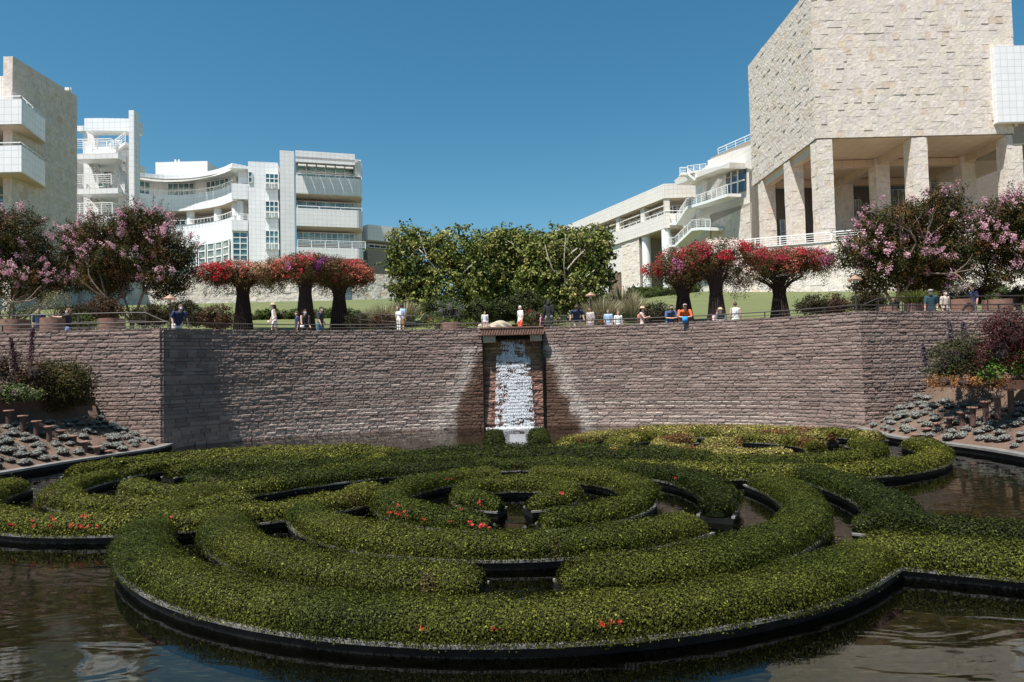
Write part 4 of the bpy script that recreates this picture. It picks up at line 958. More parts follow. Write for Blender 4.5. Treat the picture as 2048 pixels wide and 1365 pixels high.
for (yt, yb) in ((198, 248), (291, 344)):
    zt_, zb_ = at(43, yt, 70.3).z, at(43, yb, 70.3).z
    pl = [(-66, 70.3), (at(43, 220, 70.3).x, 70.3), (at(88, 220, 76).x, 76.2), (-66, 76.2)]
    bal = MB().prism(pl, zb_, zt_).build('balcony', M['white'], lb)
    MB().prism([(p[0]*0.998, p[1]+0.05) for p in pl], zb_-0.12, zb_-0.004).build('soffit', M['soffit'], bal).location = (0, 0, 0)
    q = [Vector((pl[0][0], 70.4, zt_)), Vector((pl[1][0]-0.1, 70.4, zt_)), Vector((pl[2][0]-0.1, 76.0, zt_))]
    m_ = MB()
    for a, b in zip(q[:-1], q[1:]):
        m_.bar(a+Vector((0, 0, .35)), b+Vector((0, 0, .35)), .08)
        for i in range(5): c = a+(b-a)*i/4; m_.bar(c, c+Vector((0, 0, .35)), .06)
    m_.build('railing', M['whitepaint'], lb)
Fw = Face.__new__(Face); Fw.o = Vector((XW-9, 75.6, 0)); Fw.t = Vector((1, 0, 0)); Fw.n = Vector((0, -1, 0))
for (ya, yb) in ((268, 290), (355, 460), (480, 560)):
    window(Fw, lb, 0.5, 7.6, at(5, yb, 75).z, at(5, ya, 75).z, 0.45, 5, 3 if yb-ya > 50 else 1, 'glass')
MB().box(at(137, 180, 79).to_tuple(), (0.5, 0.6, 0.35)).bar(at(142, 184, 79), at(142, 176, 79), 0.1).build('roof_camera', M['whitepaint'], lb)
# ======================= white stair tower
tw = empty('stair_tower', at(210, 560, 90), 'white open stair tower with zigzag flights, tall fin and curved top beam', 'building')
FT = Face(124, 90, 272, 90)
def pb(x0, y0, x1, y1, n0, n1, nm, mt='white', par=tw, F=FT): return F.pbox(MB(), x0, y0, x1, y1, n0, n1).build(nm, M[mt], par)
yb = 620
pb(124, 310, 154, yb, -0.8, 0.6, 'left_pier'); pb(257.5, 221, 269.5, yb, -0.6, 0.8, 'fin'); pb(154, 310, 236, yb, -5.0, -4.5, 'rear_wall', 'pale')
pb(236, 300, 257, yb, -1.0, -0.2, 'right_pier', 'pale'); pb(166, 252, 190, 310, -4.2, -3.4, 'lift_shaft', 'pale'); pb(154, 252, 166, 262, -5.5, -3, 'shaft_link')
# curved beam
ca = FT.uz(155, 228); cb_ = FT.uz(258, 232); m_ = MB(); zz0, zz1 = FT.uz(200, 253)[1], FT.uz(200, 228)[1]
for i in range(10):
    u0, u1 = ca[0]+(cb_[0]-ca[0])*i/10, ca[0]+(cb_[0]-ca[0])*(i+1)/10; s1 = 0.6; k_ = -0.22*(i/9)**1.5
    FT.box(m_, u0, u1, zz0+k_, zz1+k_, -3.0+s1*0.9-1, -2.0+s1*0.9)
m_.build('curved_beam', M['white'], tw)
for (yl, x0, x1, shade) in ((308, 153, 236, 1), (378, 153, 236, 1), (434, 153, 238, 1)):
    pb(x0, yl, x1, yl+9, -5.0, 1.6, 'landing')
    a = FT.uz(x0, yl); b = FT.uz(x1, yl); rails(FT, tw, a[0], b[0], a[1], 1.5, 1.4, 5, 1.4)
    q0, q1 = FT.P(b[0], a[1], 1.5), FT.P(b[0], a[1], -3); pt_rails([q0, q1], tw, 1.4, 5, 1.4)
    # flight up to the next landing, seen from below
def flight(F, xa, ya, xb, yb_, n0, n1, th, par, mt='whitepaint', nm='stair_flight'):
    a = F.uz(xa, ya); b = F.uz(xb, yb_)
    m = MB().hexa([F.P(a[0], a[1]-th, n1), F.P(b[0], b[1]-th, n1), F.P(b[0], b[1]-th, n0), F.P(a[0], a[1]-th, n0), F.P(a[0], a[1], n1), F.P(b[0], b[1], n1), F.P(b[0], b[1], n0), F.P(a[0], a[1], n0)])
    steps = max(4, int(abs(b[0]-a[0])/0.3))
    for i in range(steps):
        t0 = (i+.5)/steps; F.box(m, a[0]+(b[0]-a[0])*t0-0.14, a[0]+(b[0]-a[0])*t0+0.14, a[1]+(b[1]-a[1])*t0-0.02, a[1]+(b[1]-a[1])*t0+0.12, n0+0.05, n1-0.05)
    o = m.build(nm, M[mt], par)
    pt_rails([F.P(a[0], a[1], n1), F.P(b[0], b[1], n1)], par, 1.2, 4, 1.4); return o
M['cream2'] = M['cream']
flight(FT, 212, 380, 170, 320, -2.5, -0.6, 0.35, tw, 'cream'); flight(FT, 212, 436, 168, 384, -2.5, -0.6, 0.35, tw, 'cream')
flight(FT, 222, 309, 254, 285, -2.2, 0.4, 0.4, tw); flight(FT, 236, 345, 254, 388, -1.4, 0.6, 0.25, tw); flight(FT, 238, 318, 250, 340, -1.4, 0.6, 0.25, tw)
a = FT.uz(170, 300); b = FT.uz(230, 300); pb(172, 295, 228, 308, -4.6, -1.5, 'upper_landing'); rails(FT, tw, a[0], b[0], FT.uz(170, 295)[1], -1.5, 1.3, 5, 1.6)
for (y0, y1) in ((322, 357), (393, 425)):
    a = FT.uz(157, y0); b = FT.uz(180, y1); window(FT, tw, a[0], b[0], b[1], a[1], -4.3, 2, 3)
pb(228, 335, 246, 362, -2.6, -0.1, 'rounded_block')
# ======================= white building with curved balconies
cw = empty('curved_building', at(400, 560, 127), 'white panelled building with sweeping curved balcony bands and sunshade roof', 'building')
dd = [(262, 124.6), (290, 126.2), (330, 127.6), (380, 127.5), (420, 125.8), (445, 123.9), (465, 121.3)]
ctrl = [at(x, 400, d) for x, d in dd]; pl = spline([(p.x, p.y) for p in ctrl], 0.8)
def zz(px, py, d): return at(px, py, d).z
def band(z0, z1, o0, o1, nm, mt='white', par=cw, p=pl):
    return MB().sweep([tuple(q) for q in p], [(o0, z0), (o1, z0), (o1, z1), (o0, z1)][::-1]).build(nm, M[mt], par)
z1 = zz(361, 349, 127.5); z2 = zz(361, 357, 127.5); z3 = zz(361, 389.5, 127.5); z4 = zz(361, 421.5, 127.5); z5 = zz(361, 448.5, 127.5); z6 = zz(361, 477, 127.5); zg = 13
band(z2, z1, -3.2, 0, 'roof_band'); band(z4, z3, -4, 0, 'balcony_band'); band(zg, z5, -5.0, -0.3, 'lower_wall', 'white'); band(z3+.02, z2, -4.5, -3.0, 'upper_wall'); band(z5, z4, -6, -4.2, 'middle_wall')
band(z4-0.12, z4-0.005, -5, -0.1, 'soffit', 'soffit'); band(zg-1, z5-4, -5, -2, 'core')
Sg = np.concatenate([[0], np.cumsum(np.linalg.norm(np.diff(pl, axis=0), axis=1))])
def seg_face(s0, s1):
    a = np.array([np.interp(s0, Sg, pl[:, i]) for i in (0, 1)]); b = np.array([np.interp(s1, Sg, pl[:, i]) for i in (0, 1)])
    F = Face.__new__(Face); F.o = Vector((*a, 0)); t = Vector((*(b-a), 0)); F.len = t.length; F.t = t.normalized(); F.n = Vector((F.t.y, -F.t.x, 0)); return F
Lc = Sg[-1]
def s_at(px):
    xs = np.array([1024+FPX*q[0]/q[1] for q in pl]); return float(np.interp(px, xs, Sg))
for (xa, xb, k_) in ((272, 307, 3), (322, 377, 5), (389, 436, 5), (445, 462, 2)):
    F = seg_face(s_at(xa), s_at(xb)); window(F, cw, 0, F.len, z3+0.3, z2-0.1, -2.9, k_, 2, 'glass', 0.16)
for (xa, xb, k_) in ((275, 296, 2), (330, 370, 3), (381, 391, 1), (393, 422, 3), (436, 461, 4)):
    F = seg_face(s_at(xa), s_at(xb)); window(F, cw, 0, F.len, z5+0.1, z4-0.5, -4.0, k_, 2, 'glasspale' if k_ != 3 else 'glass', 0.14)
for px in (376, 428, 463, 320):
    q = seg_face(s_at(px)-0.1, s_at(px)+0.1); MB().tube([q.P(0, z5-0.5, -1.2), q.P(0, z4-0.1, -1.2)], 0.75, 16).build('column', M['whitepaint'], cw)
for zr_ in (z3, z5):
    m_ = MB()
    for i in range(0, len(pl)-1): m_.bar((pl[i][0], pl[i][1], zr_+0.75), (pl[i+1][0], pl[i+1][1], zr_+0.75), 0.10); m_.bar((pl[i][0], pl[i][1], zr_), (pl[i][0], pl[i][1], zr_+0.75), 0.06)
    m_.build('railing', M['whitepaint'], cw)
for k_ in range(13):                         # tilted sunshade vanes under the roof band
    s0 = Lc*k_/13+0.08; s1 = Lc*(k_+1)/13-0.08; F = seg_face(s0, s1)
    MB().hexa([F.P(0, z2-1.0, 1.5), F.P(F.len, z2-1.0, 1.5), F.P(F.len, z2-0.1, -0.6), F.P(0, z2-0.1, -0.6), F.P(0, z2-0.88, 1.5), F.P(F.len, z2-0.88, 1.5), F.P(F.len, z2+0.02, -0.6), F.P(0, z2+0.02, -0.6)]).build('sunshade_vane', M['awning'], cw)
for (xa, xb, xc) in ((378, 395, 0), (398, 413, 0), (416, 431, 0), (433, 446, 0), (448, 460, 0), (290, 330, 0), (335, 374, 0)):   # tall glass grid near the ground
    F = seg_face(s_at(xa), s_at(xb)); window(F, cw, 0, F.len, zz(400, 524, 122), zz(400, 479, 122), 0.05, 1 if xb-xa < 30 else 2, 3, 'glasspale', 0.26)
FC = Face(463, 119.5, 559, 121.5)            # flat wing beside it
def cb(x0, y0, x1, y1, n0, n1, nm, mt='white', F=FC, par=cw): return F.pbox(MB(), x0, y0, x1, y1, n0, n1).build(nm, M[mt], par)
u = lambda x, y: FC.uz(x, y)
cb(496, 323, 559, 620, -8, 0, 'wing_wall'); cb(463, 367, 496, 399, -7, 0, 'corner_box'); cb(463, 440, 496, 462, -7, 0, 'corner_box'); cb(463, 523, 496, 620, -7, -0.02, 'corner_box'); cb(463, 399, 496, 440, -7, -3, 'loggia_back', 'pale')
cb(462.6, 331, 496, 338, -6, 0, 'roof_edge'); cb(476, 338, 496, 367, -7, -1.5, 'notch_wall')
cb(463, 462, 496, 523, -7, -0.4, 'bay_core')
a, b = u(464, 463), u(495.5, 522); window(FC, cw, a[0], b[0], b[1], a[1], -0.3, 2, 5, 'glass', 0.2)
a, b = u(496.5, 344), u(505, 366); window(FC, cw, a[0], b[0], b[1], a[1], 0.12, 1, 2, 'glass', 0.14)
MB().tube([FC.P(*u(479, 440)[:1], u(479, 440)[1], -1.2), FC.P(u(479, 400)[0], u(479, 400)[1], -1.2)], 0.6, 14).build('column', M['whitepaint'], cw)
a = u(464, 440); b = u(496, 440); rails(FC, cw, a[0], b[0], a[1], -0.1, 1.1, 4, 1.3)
for (y0, y1) in ((347, 380), (402, 438), (461, 501)):
    a, b = u(530, y0), u(558.2, y1)
    rc = FC.box(MB(), a[0], b[0], b[1], a[1], 0.004, 0.02).build('window_recess', M['pale'], cw)
    window(FC, cw, a[0]+.05, b[0]-.05, b[1]+.05, a[1]-.05, 0.2, 3, 3, 'glass', 0.16); rails(FC, cw, a[0], b[0], b[1], 0.5, 1.1, 5, 1.0)
# roof penthouse
FR = Face(311, 134, 415, 134); FR.pbox(MB(), 311, 325, 415, 360, -8, 0).build('penthouse', M['pale'], cw)
m_ = MB(); 
for x in (346, 353): a = FR.uz(x, 324.8); m_.bar(FR.P(a[0], a[1]-.2, -1), FR.P(a[0], a[1]+0.8, -1), 0.25)
m_.build('roof_vent', M['whitepaint'], cw)
# ======================= pale boxy building with deep balconies
bx = empty('balcony_building', at(650, 560, 117), 'square pale building with three stacked deep balconies and rounded corners', 'building')
FX = Face(559, 115, 741, 119.5)
def xb_(x0, y0, x1, y1, n0, n1, nm, mt='pale'): return FX.pbox(MB(), x0, y0, x1, y1, n0, n1).build(nm, M[mt], bx)
U = lambda x, y: FX.uz(x, y)
uL, uR, uW = U(559, 400)[0], U(741, 400)[0], U(711, 400)[0]; uI = U(592, 400)[0]
Z = lambda x, y: U(x, y)[1]
xb_(559, 301, 592, 620, -11, 0, 'side_pier'); zt = Z(592, 301)
FX.box(MB(), uI, uW, Z(650, 327), zt, -11, 0).build('top_parapet', M['pale'], bx)
FX.box(MB(), uI, uR-1.2, zg-2, Z(650, 301), -12, -4.2).build('rear_volume', M['pale'], bx)
def rounded(z0, z1, nm, mt, inset=0.0):
    r_ = 2.4; pts = [FX.P(uI+0.02, 0, -inset)[:2], FX.P(uR-r_, 0, -inset)[:2]]
    for k_ in range(1, 7): t_ = k_/6*math.pi/2; pts.append(FX.P(uR-r_+math.sin(t_)*r_*0.5-inset*(k_/6), 0, -inset-(1-math.cos(t_))*r_)[:2])
    pts += [FX.P(uR-r_*0.5-inset, 0, -7)[:2], FX.P(uI+.02, 0, -7)[:2]]
    return MB().prism([tuple(p) for p in pts], z0, z1).build(nm, M[mt], bx)
for (ya, yb_, soff) in ((355, 390, 1), (419, 454, 1), (496, 517, 1)):
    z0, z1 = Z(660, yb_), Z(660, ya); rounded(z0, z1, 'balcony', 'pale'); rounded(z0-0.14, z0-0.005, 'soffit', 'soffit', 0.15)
rounded(Z(720, 326), Z(720, 321), 'roof_slab', 'pale')
MB().prism([FX.P(uW, 0, -0.1)[:2], FX.P(uR-1.3, 0, -0.6)[:2], FX.P(uR-1.3, 0, -7)[:2], FX.P(uW, 0, -7)[:2]], Z(720, 352), Z(720, 326)+.02).build('curved_end', M['pale'], bx)
xb_(592, 517, 735, 620, -11, -6, 'base_wall', 'stonecore')
for (y0, y1, k_, kz) in ((330, 354, 6, 2), (396, 419, 6, 2), (459, 483, 10, 2)):
    window(FX, bx, uI+0.1, uW, Z(660, y1)+.02, Z(660, y0), -3.2 if k_ == 10 or y0 > 380 else -1.6, k_, kz, 'glassteal', 0.16)
for (ya) in (355, 419): rails(FX, bx, uI+.2, uR-1.5, Z(660, ya), -0.2, 0.45, 1, 3)
rails(FX, bx, uI+.2, uR-1.0, Z(660, 496), -0.15, 1.25, 5, 2.0)
for i in range(6):                          # awning panels with curved brackets above the top loggia
    a0, a1 = uI+0.3+(uW-uI-0.5)*i/6+0.1, uI+0.3+(uW-uI-0.5)*(i+1)/6-0.15; zt_ = Z(650, 327)
    MB().hexa([FX.P(a0, zt_-0.95, 1.0), FX.P(a1, zt_-0.95, 1.0), FX.P(a1, zt_-0.12, -0.9), FX.P(a0, zt_-0.12, -0.9), FX.P(a0, zt_-0.83, 1.0), FX.P(a1, zt_-0.83, 1.0), FX.P(a1, zt_, -0.9), FX.P(a0, zt_, -0.9)]).build('awning', M['awning'], bx)
    MB().tube([FX.P(a1+.1, zt_-0.05, -0.5), FX.P(a1+.1, zt_-0.5, 0.8), FX.P(a1+.1, zt_-1.2, 1.2)], 0.10, 6).build('bracket', M['rail'], bx)
# low pale block between it and the plane trees
lo = empty('low_building', at(765, 560, 130), 'low pale building glimpsed between the balcony block and the plane trees', 'building')
FO = Face(735, 128, 800, 132); FO.pbox(MB(), 735, 449, 800, 486, -6, 0).build('upper_wall', M['pale'], lo); FO.pbox(MB(), 735, 500, 800, 620, -6, -0.2).build('base_wall', M['stonecore'], lo); FO.pbox(MB(), 735, 486, 800, 500, -6, -2).build('recess', M['pale'], lo)
a, b = FO.uz(741, 487), FO.uz(800, 499); window(FO, lo, a[0], b[0], b[1], a[1], -1.0, 5, 1, 'glassdark', 0.14)
# ======================= travertine wall behind the left lawn
tv = empty('travertine_wall', at(560, 600, 86), 'low rough travertine wall along the top of the left lawn', 'garden wall')
FV = Face(20, 84, 668, 88); zt = FV.uz(560, 551)[1]
stone_face(FV, 0, FV.len, 8.5, zt, 0, tv, seed=41, prot=0.2, rough=0.05, tone=1.0); FV.box(MB(), 0, FV.len, 8.5, zt-0.05, -1, -0.05).build('wall_core', M['stonecore'], tv)
tv2 = empty('travertine_wall', at(740, 598, 92), 'sunlit travertine wall between the left arbours and the plane trees', 'garden wall')
FV2 = Face(705, 90, 830, 94); zt2 = FV2.uz(745, 548)[1]
stone_face(FV2, 0, FV2.len, 9, zt2, 0, tv2, seed=42, prot=0.2, rough=0.05, tone=1.1); FV2.box(MB(), 0, FV2.len, 9, zt2-0.05, -1, -0.05).build('wall_core', M['stonecore'], tv2)
# ======================= long white building on the right
rb = empty('long_white_building', at(1300, 580, 125), 'long cream-white building with tilted-looking roof band, glass hall and stone base, right of centre', 'building')
FN = Face(1328, 120, 1100, 162)               # receding face
FF = Face(1328, 120, 1392, 119.6)             # short face to the viewer
un = lambda x, y: FN.uz(x, y)
zt = FF.uz(1328, 368)[1]; zb1 = FF.uz(1328, 397)[1]; zc = FF.uz(1328, 428)[1]; zd = FF.uz(1328, 457)[1]; ze = FF.uz(1328, 583)[1]
def wing(z0, z1, n0, nm, mt='cream', far=FN.len):
    p = [FF.P(FF.len, 0, n0)[:2], FF.P(-n0*0.0, 0, n0)[:2], FN.P(far, 0, n0)[:2], FN.P(far, 0, n0-9)[:2], FF.P(FF.len, 0, -14)[:2]]
    A = FF.P(0, 0, n0); B = FN.P(0, 0, n0); den = FF.t.x*(-FN.t.y)+FN.t.x*FF.t.y; k_ = ((B[0]-A[0])*(-FN.t.y)+FN.t.x*(B[1]-A[1]))/den; p[1] = (A[0]+FF.t.x*k_, A[1]+FF.t.y*k_)
    return MB().prism([tuple(q) for q in p], z0, z1).build(nm, M[mt], rb)
wing(zb1, zt, 0, 'roof_band'); wing(zd, zc, 0, 'balcony_band'); wing(zc+.01, zb1-.01, -3, 'upper_wall'); wing(zd-0.14, zd-0.005, -0.2, 'soffit', 'soffit', FN.len); wing(zb1-0.14, zb1-0.005, -0.15, 'soffit', 'soffit')
uq = lambda x: un(x, 400)[0]
for (xa, xb2, k_) in ((1325, 1285, 9), (1274, 1236, 9), (1224, 1190, 8)):
    a, b = uq(xa), uq(xb2); window(FN, rb, a, b, zc+0.4, zb1-1.1, -2.2, k_, 2, 'glassdark', 0.22)
    MB().hexa([FN.P(a, zb1-1.3, -0.2), FN.P(b, zb1-1.3, -0.2), FN.P(b, zb1-0.3, -2.2), FN.P(a, zb1-0.3, -2.2), FN.P(a, zb1-1.15, -0.2), FN.P(b, zb1-1.15, -0.2), FN.P(b, zb1-.15, -2.2), FN.P(a, zb1-.15, -2.2)]).build('sunshade', M['awning'], rb)
for x in (1280, 1230, 1183): u0 = uq(x); FN.box(MB(), u0-0.6, u0+0.6, zc, zb1-0.15, -1.6, -0.4).build('column', M['cream'], rb)
FF.box(MB(), 0.0, 1.0, zc, zb1-.15, -1.2, -0.15).build('column', M['cream'], rb)
window(FF, rb, 1.4, FF.len, zc+0.4, zb1-0.9, -2.2, 7, 3, 'glassdark', 0.16)
m_ = MB(); m_.bar(FN.P(0, zc+.5, -.1), FN.P(FN.len, zc+.5, -.1), .1); m_.bar(FF.P(0, zc+.5, -.1), FF.P(FF.len, zc+.5, -.1), .1)
for i in range(20): m_.bar(FN.P(FN.len*i/20, zc, -.1), FN.P(FN.len*i/20, zc+.5, -.1), .08)
m_.build('railing', M['whitepaint'], rb)
# ground floor: glass hall, round columns, stone block, white wall
a, b = un(1286, 480)[0], un(1322, 480)[0]; window(FN, rb, b, a, ze, zd-0.5, -4.2, 4, 9, 'glass', 0.2)
FF.box(MB(), 1.6, FF.len+4, ze-2, zd-.15, -6, -4).build('hall_wall', M['cream'], rb); window(FF, rb, 1.6, FF.len+2, ze, zd-0.6, -3.4, 4, 8, 'glass', 0.2)
for (F, x, n_) in ((FF, 1335, -1.0), (FN, 1282, -1.2)): a = F.uz(x, 500)[0]; MB().tube([F.P(a, ze-1.5, n_), F.P(a, zd-.1, n_)], 0.82, 20).build('round_column', M['whitepaint'], rb)
a, b = un(1242, 520)[0], un(1277, 520)[0]
FN.box(MB(), b, a, ze-4, zd-.15, -6, -0.3).build('stone_block', M['stonecore'], rb); stone_face(FN, b, a, ze-3, zd-.15, -0.25, rb, seed=61, prot=0.15, tone=1.05)
a2 = FN.len; z_w = FN.uz(1220, 535)[1]; FN.box(MB(), a, a2, zd-9, zd-.15, -6, -0.35).build('plain_wall', M['cream'], rb); FN.box(MB(), a, a2, ze-4, zd-9.01, -6, -0.35).build('lower_stone', M['stonecore'], rb)
stone_face(FN, a, a2, ze-3, zd-9, -0.3, rb, seed=62, prot=0.12, tone=1.05)
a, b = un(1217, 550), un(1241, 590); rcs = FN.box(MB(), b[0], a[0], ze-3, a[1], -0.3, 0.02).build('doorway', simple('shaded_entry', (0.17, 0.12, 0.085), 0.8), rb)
MB().hexa([FF.P(0.5, ze+3.0, -1), FF.P(8, ze+3.0, -1), FF.P(8, ze+3.0, -3), FF.P(0.5, ze+3.0, -3), FF.P(0.5, ze+3.4, -1), FF.P(8, ze+3.4, -1), FF.P(8, ze+3.4, -3), FF.P(0.5, ze+3.4, -3)]).build('entrance_canopy', M['cream'], rb)
# ======================= link wing with outside stairs, next to the pavilion
lk = empty('stair_wing', at(1440, 580, 105), 'cream wing with white outside stairs against the left side of the columned block', 'building')
FK = Face(1385, 116, 1505, 97)
def kz(x, y): return FK.uz(x, y)
def quadp(pts, n0, n1, nm, mt='cream', par=lk, F=FK):
    v = [F.uz(*p) for p in pts]; k_ = len(v); m = MB()
    m.add([F.P(a, z, n1) for a, z in v]+[F.P(a, z, n0) for a, z in v], [tuple(range(k_)), tuple(range(2*k_-1, k_-1, -1))]+[(i+k_, (i+1)%k_+k_, (i+1)%k_, i) for i in range(k_)])
    return m.build(nm, M[mt], par)
quadp([(1387, 372), (1373, 370), (1410, 352), (1485, 320), (1505, 318), (1505, 620), (1387, 620)], -8, -0.5, 'main_wall')
quadp([(1372, 362), (1387, 351), (1471, 332), (1487, 326), (1487, 338), (1471, 338), (1376, 371)], -0.6, 2.2, 'roof_blade')
quadp([(1387, 351), (1412, 330), (1412, 321), (1460, 303), (1505, 288), (1505, 340), (1471, 332)], -6, -0.3, 'upper_wall')
quadp([(1412, 322), (1412, 316), (1495, 279), (1505, 279), (1505, 306)], -9, -0.8, 'stone_parapet', 'stonecore')
a = kz(1425, 312); b = kz(1498, 281); pt_rails([FK.P(a[0], a[1], -1), FK.P(b[0], b[1], -1)], lk, 1.2, 3, 2.5)
a, b = kz(1449, 345), kz(1487, 380); wn = quadp([(1449, 348), (1487, 338), (1487, 383), (1449, 392)], -0.45, -0.2, 'window', 'glassdark')
fr = MB()
for (p, q) in (((1461, 345), (1461, 390)), ((1474, 341), (1474, 386)), ((1449, 371), (1487, 360))):
    a, b = kz(*p), kz(*q); fr.bar(FK.P(a[0], a[1], -0.12), FK.P(b[0], b[1], -0.12), 0.16)
o_ = fr.build('frame', M['whitepaint'], wn); o_.location = (0, 0, 0)
quadp([(1421, 600), (1421, 430), (1505, 405), (1505, 600)], -6, 0.1, 'stone_wall', 'stonecore')
uu = kz(1424, 450)[0]; u1 = kz(1503, 450)[0]; stone_face(FK, min(uu, u1), max(uu, u1), kz(1470, 500)[1], kz(1470, 425)[1], 0.12, lk, seed=71, prot=0.12, tone=0.95)
def stair_run(pts, w_, n_, nm='stair_flight'):
    P = [kz(*p) for p in pts]
    for (a, b) in zip(P[:-1], P[1:]):
        m = MB().hexa([FK.P(a[0], a[1]-0.45, n_+w_), FK.P(b[0], b[1]-0.45, n_+w_), FK.P(b[0], b[1]-.45, n_), FK.P(a[0], a[1]-.45, n_), FK.P(a[0], a[1], n_+w_), FK.P(b[0], b[1], n_+w_), FK.P(b[0], b[1], n_), FK.P(a[0], a[1], n_)])
        if abs(a[1]-b[1]) > 0.8:
            for i in range(9): t_ = (i+.5)/9; FK.box(m, a[0]+(b[0]-a[0])*t_-.3, a[0]+(b[0]-a[0])*t_+.3, a[1]+(b[1]-a[1])*t_-.05, a[1]+(b[1]-a[1])*t_+.2, n_+.1, n_+w_-.1)
        m.build(nm, M['whitepaint'], lk)
    pt_rails([FK.P(a, z, n_+w_-.08) for a, z in P], lk, 1.3, 5, 1.5)
stair_run([(1365, 446), (1379, 446), (1401, 414), (1442, 402), (1486, 388)], 2.2, 0.3)
stair_run([(1361, 490), (1376, 490), (1412, 457), (1430, 455), (1450, 456)], 2.2, 0.3)
# little bridge stair on the roof
st = MB(); a = at(1360, 346, 108); b = at(1372, 350, 108)
P1, P2, P3, P4 = at(1360, 350, 110), at(1373, 350, 110), at(1388, 362, 110), at(1412, 342, 112)
for p, q in ((P1, P2), (P2, P3)): st.bar(p, q, 1.4, 0.35)
st.bar(at(1373, 348, 110), at(1412, 342, 112), 1.4, 0.3); st.bar(at(1376, 362, 110), at(1376, 350, 110), 0.15); st.build('roof_stair', M['whitepaint'], lk)
pt_rails([P1, P2, P3], lk, 1.2, 5, 1.3); pt_rails([at(1375, 347, 110), P4], lk, 1.2, 5, 1.3)
quadp([(1412, 364), (1420, 363), (1408, 420), (1400, 418)], 0.4, 0.9, 'sloping_strut'); MB().bar(FK.P(*kz(1423, 390), 0.4), FK.P(*kz(1446, 358), 0.4), 0.9, 0.15).build('ladder_stair', M['whitepaint'], lk)
# ---------------------------------------------------------------- planting, pots, lamps, rails
def shrub(name, label, cat, lobes, size, pal, seed, per=40, ncl=None, rad=0.12, group=None, blossom=None, aspect=0.5, base=None, shell=0.55, dens=1.0, core=True):
    rng = np.random.default_rng(seed); L = np.array(lobes); b = base or (L[0, 0], L[0, 1], (L[:, 2]-L[:, 5]).min())
    t = empty(name, b, label, cat, group)
    area = (L[:, 3]*L[:, 5]*8).sum(); ncl = ncl or int(area*14*dens)
    C, N = crown_points(rng, lobes, ncl, shell)
    pa, pb_ = np.array(pal[0]), np.array(pal[1])
    def cf(P, cl, r_): return (pa*(1-cl[:, None])+pb_*cl[:, None])*(0.55+0.8*r_.random(len(P)))[:, None]
    V, F, c_ = clump_leaves(rng, C, N, per, rad, size, cf, aspect, 0.8, 0.4)
    # woody core so that the middle is not hollow
    mb = MB()
    for l in lobes: mb.lathe([(0.05*l[3], -0.8*l[5]), (0.34*l[3], -0.7*l[5]), (0.42*l[3], -0.2*l[5]), (0.30*l[3], 0.3*l[5]), (0.1*l[3], 0.6*l[5])], l[:3], 10)
    np_mesh('foliage', V, F, M['leaf'], t, col=c_);     
    if core: mb.build('stems', M['rebar'], t, smooth=True)
    else:
        st = MB(); b0 = Vector(b)
        for k in range(0, len(C), max(1, len(C)//9)): st.tube([b0, (b0+Vector(C[k]))/2+Vector((0, 0, .08)), Vector(C[k])], [.018, .012, .006], 5)
        st.build('stems', M['bark'], t)
    if blossom:
        col, frac, sz = blossom; k = rng.random(len(C)) < frac; Cb = C[k]+N[k]*0.08; m_ = 12
        P = np.repeat(Cb, m_, 0)+rng.normal(size=(len(Cb)*m_, 3))*sz*0.9; V, F = cards(P, np.repeat(N[k], m_, 0)+np.array((0, -.3, .3)), sz, 0.9, 0.7, rng)
        np_mesh('blossom', V, F, M['petal'], t, col=np.tile(np.array(col), (len(P), 1))*(0.65+0.5*rng.random(len(P)))[:, None])
    return t
def px_shrub(name, label, cat, spec, Y, size, pal, seed, depth=1.0, ground=None, **kw):
    return shrub(name, label, cat, px_lobes(spec, Y, depth), size, pal, seed, base=(at(spec[0][0], 650, Y).x, Y, ground if ground is not None else lawn_z(Y)), **kw)
def blades(name, label, cat, x, y, z, r_, h, n, cols, seed, group=None, droop=0.5, w=0.02):
    rng = np.random.default_rng(seed); t = empty(name, (x, y, z), label, cat, group); V = []; F = []; C = []
    a = rng.random(n)*2*math.pi; q = rng.random(n)**0.7; bx_ = x+np.cos(a)*r_*0.45*q; by = y+np.sin(a)*r_*0.45*q; hh = h*(0.6+0.5*rng.random(n)); lean = r_*(0.35+0.8*q)
    pr = np.stack([-np.sin(a+rng.normal(size=n)*.6), np.cos(a), 0*a], 1)*w
    for (u0, u1) in ((0, .5), (.5, 1.0)):
        def pt(u): return np.stack([bx_+np.cos(a)*lean*u**1.7, by+np.sin(a)*lean*u**1.7, z+hh*(u-droop*0.5*u**3*q)], 1)
        p0, p1 = pt(u0), pt(u1); w0, w1 = (1-u0*0.5), (1-u1*0.75)
        v = np.stack([p0-pr*w0, p0+pr*w0, p1+pr*w1, p1-pr*w1], 1).reshape(-1, 3); F.append(np.arange(len(v)).reshape(-1, 4)+sum(len(k) for k in V)); V.append(v)
        k = rng.random(n)[:, None]; C.append((np.array(cols[0])*(1-k)+np.array(cols[1])*k)*(0.7+0.3*u1))
    np_mesh('blades', np.vstack(V), np.vstack(F), M['leaf'], t, col=np.vstack(C)); t['kind'] = 'thing'; return t
DKP = ((0.018, 0.020, 0.010), (0.045, 0.038, 0.016)); BRN = ((0.035, 0.022, 0.013), (0.085, 0.045, 0.022))
gS = 'rounded dark shrubs along the back of the terrace'
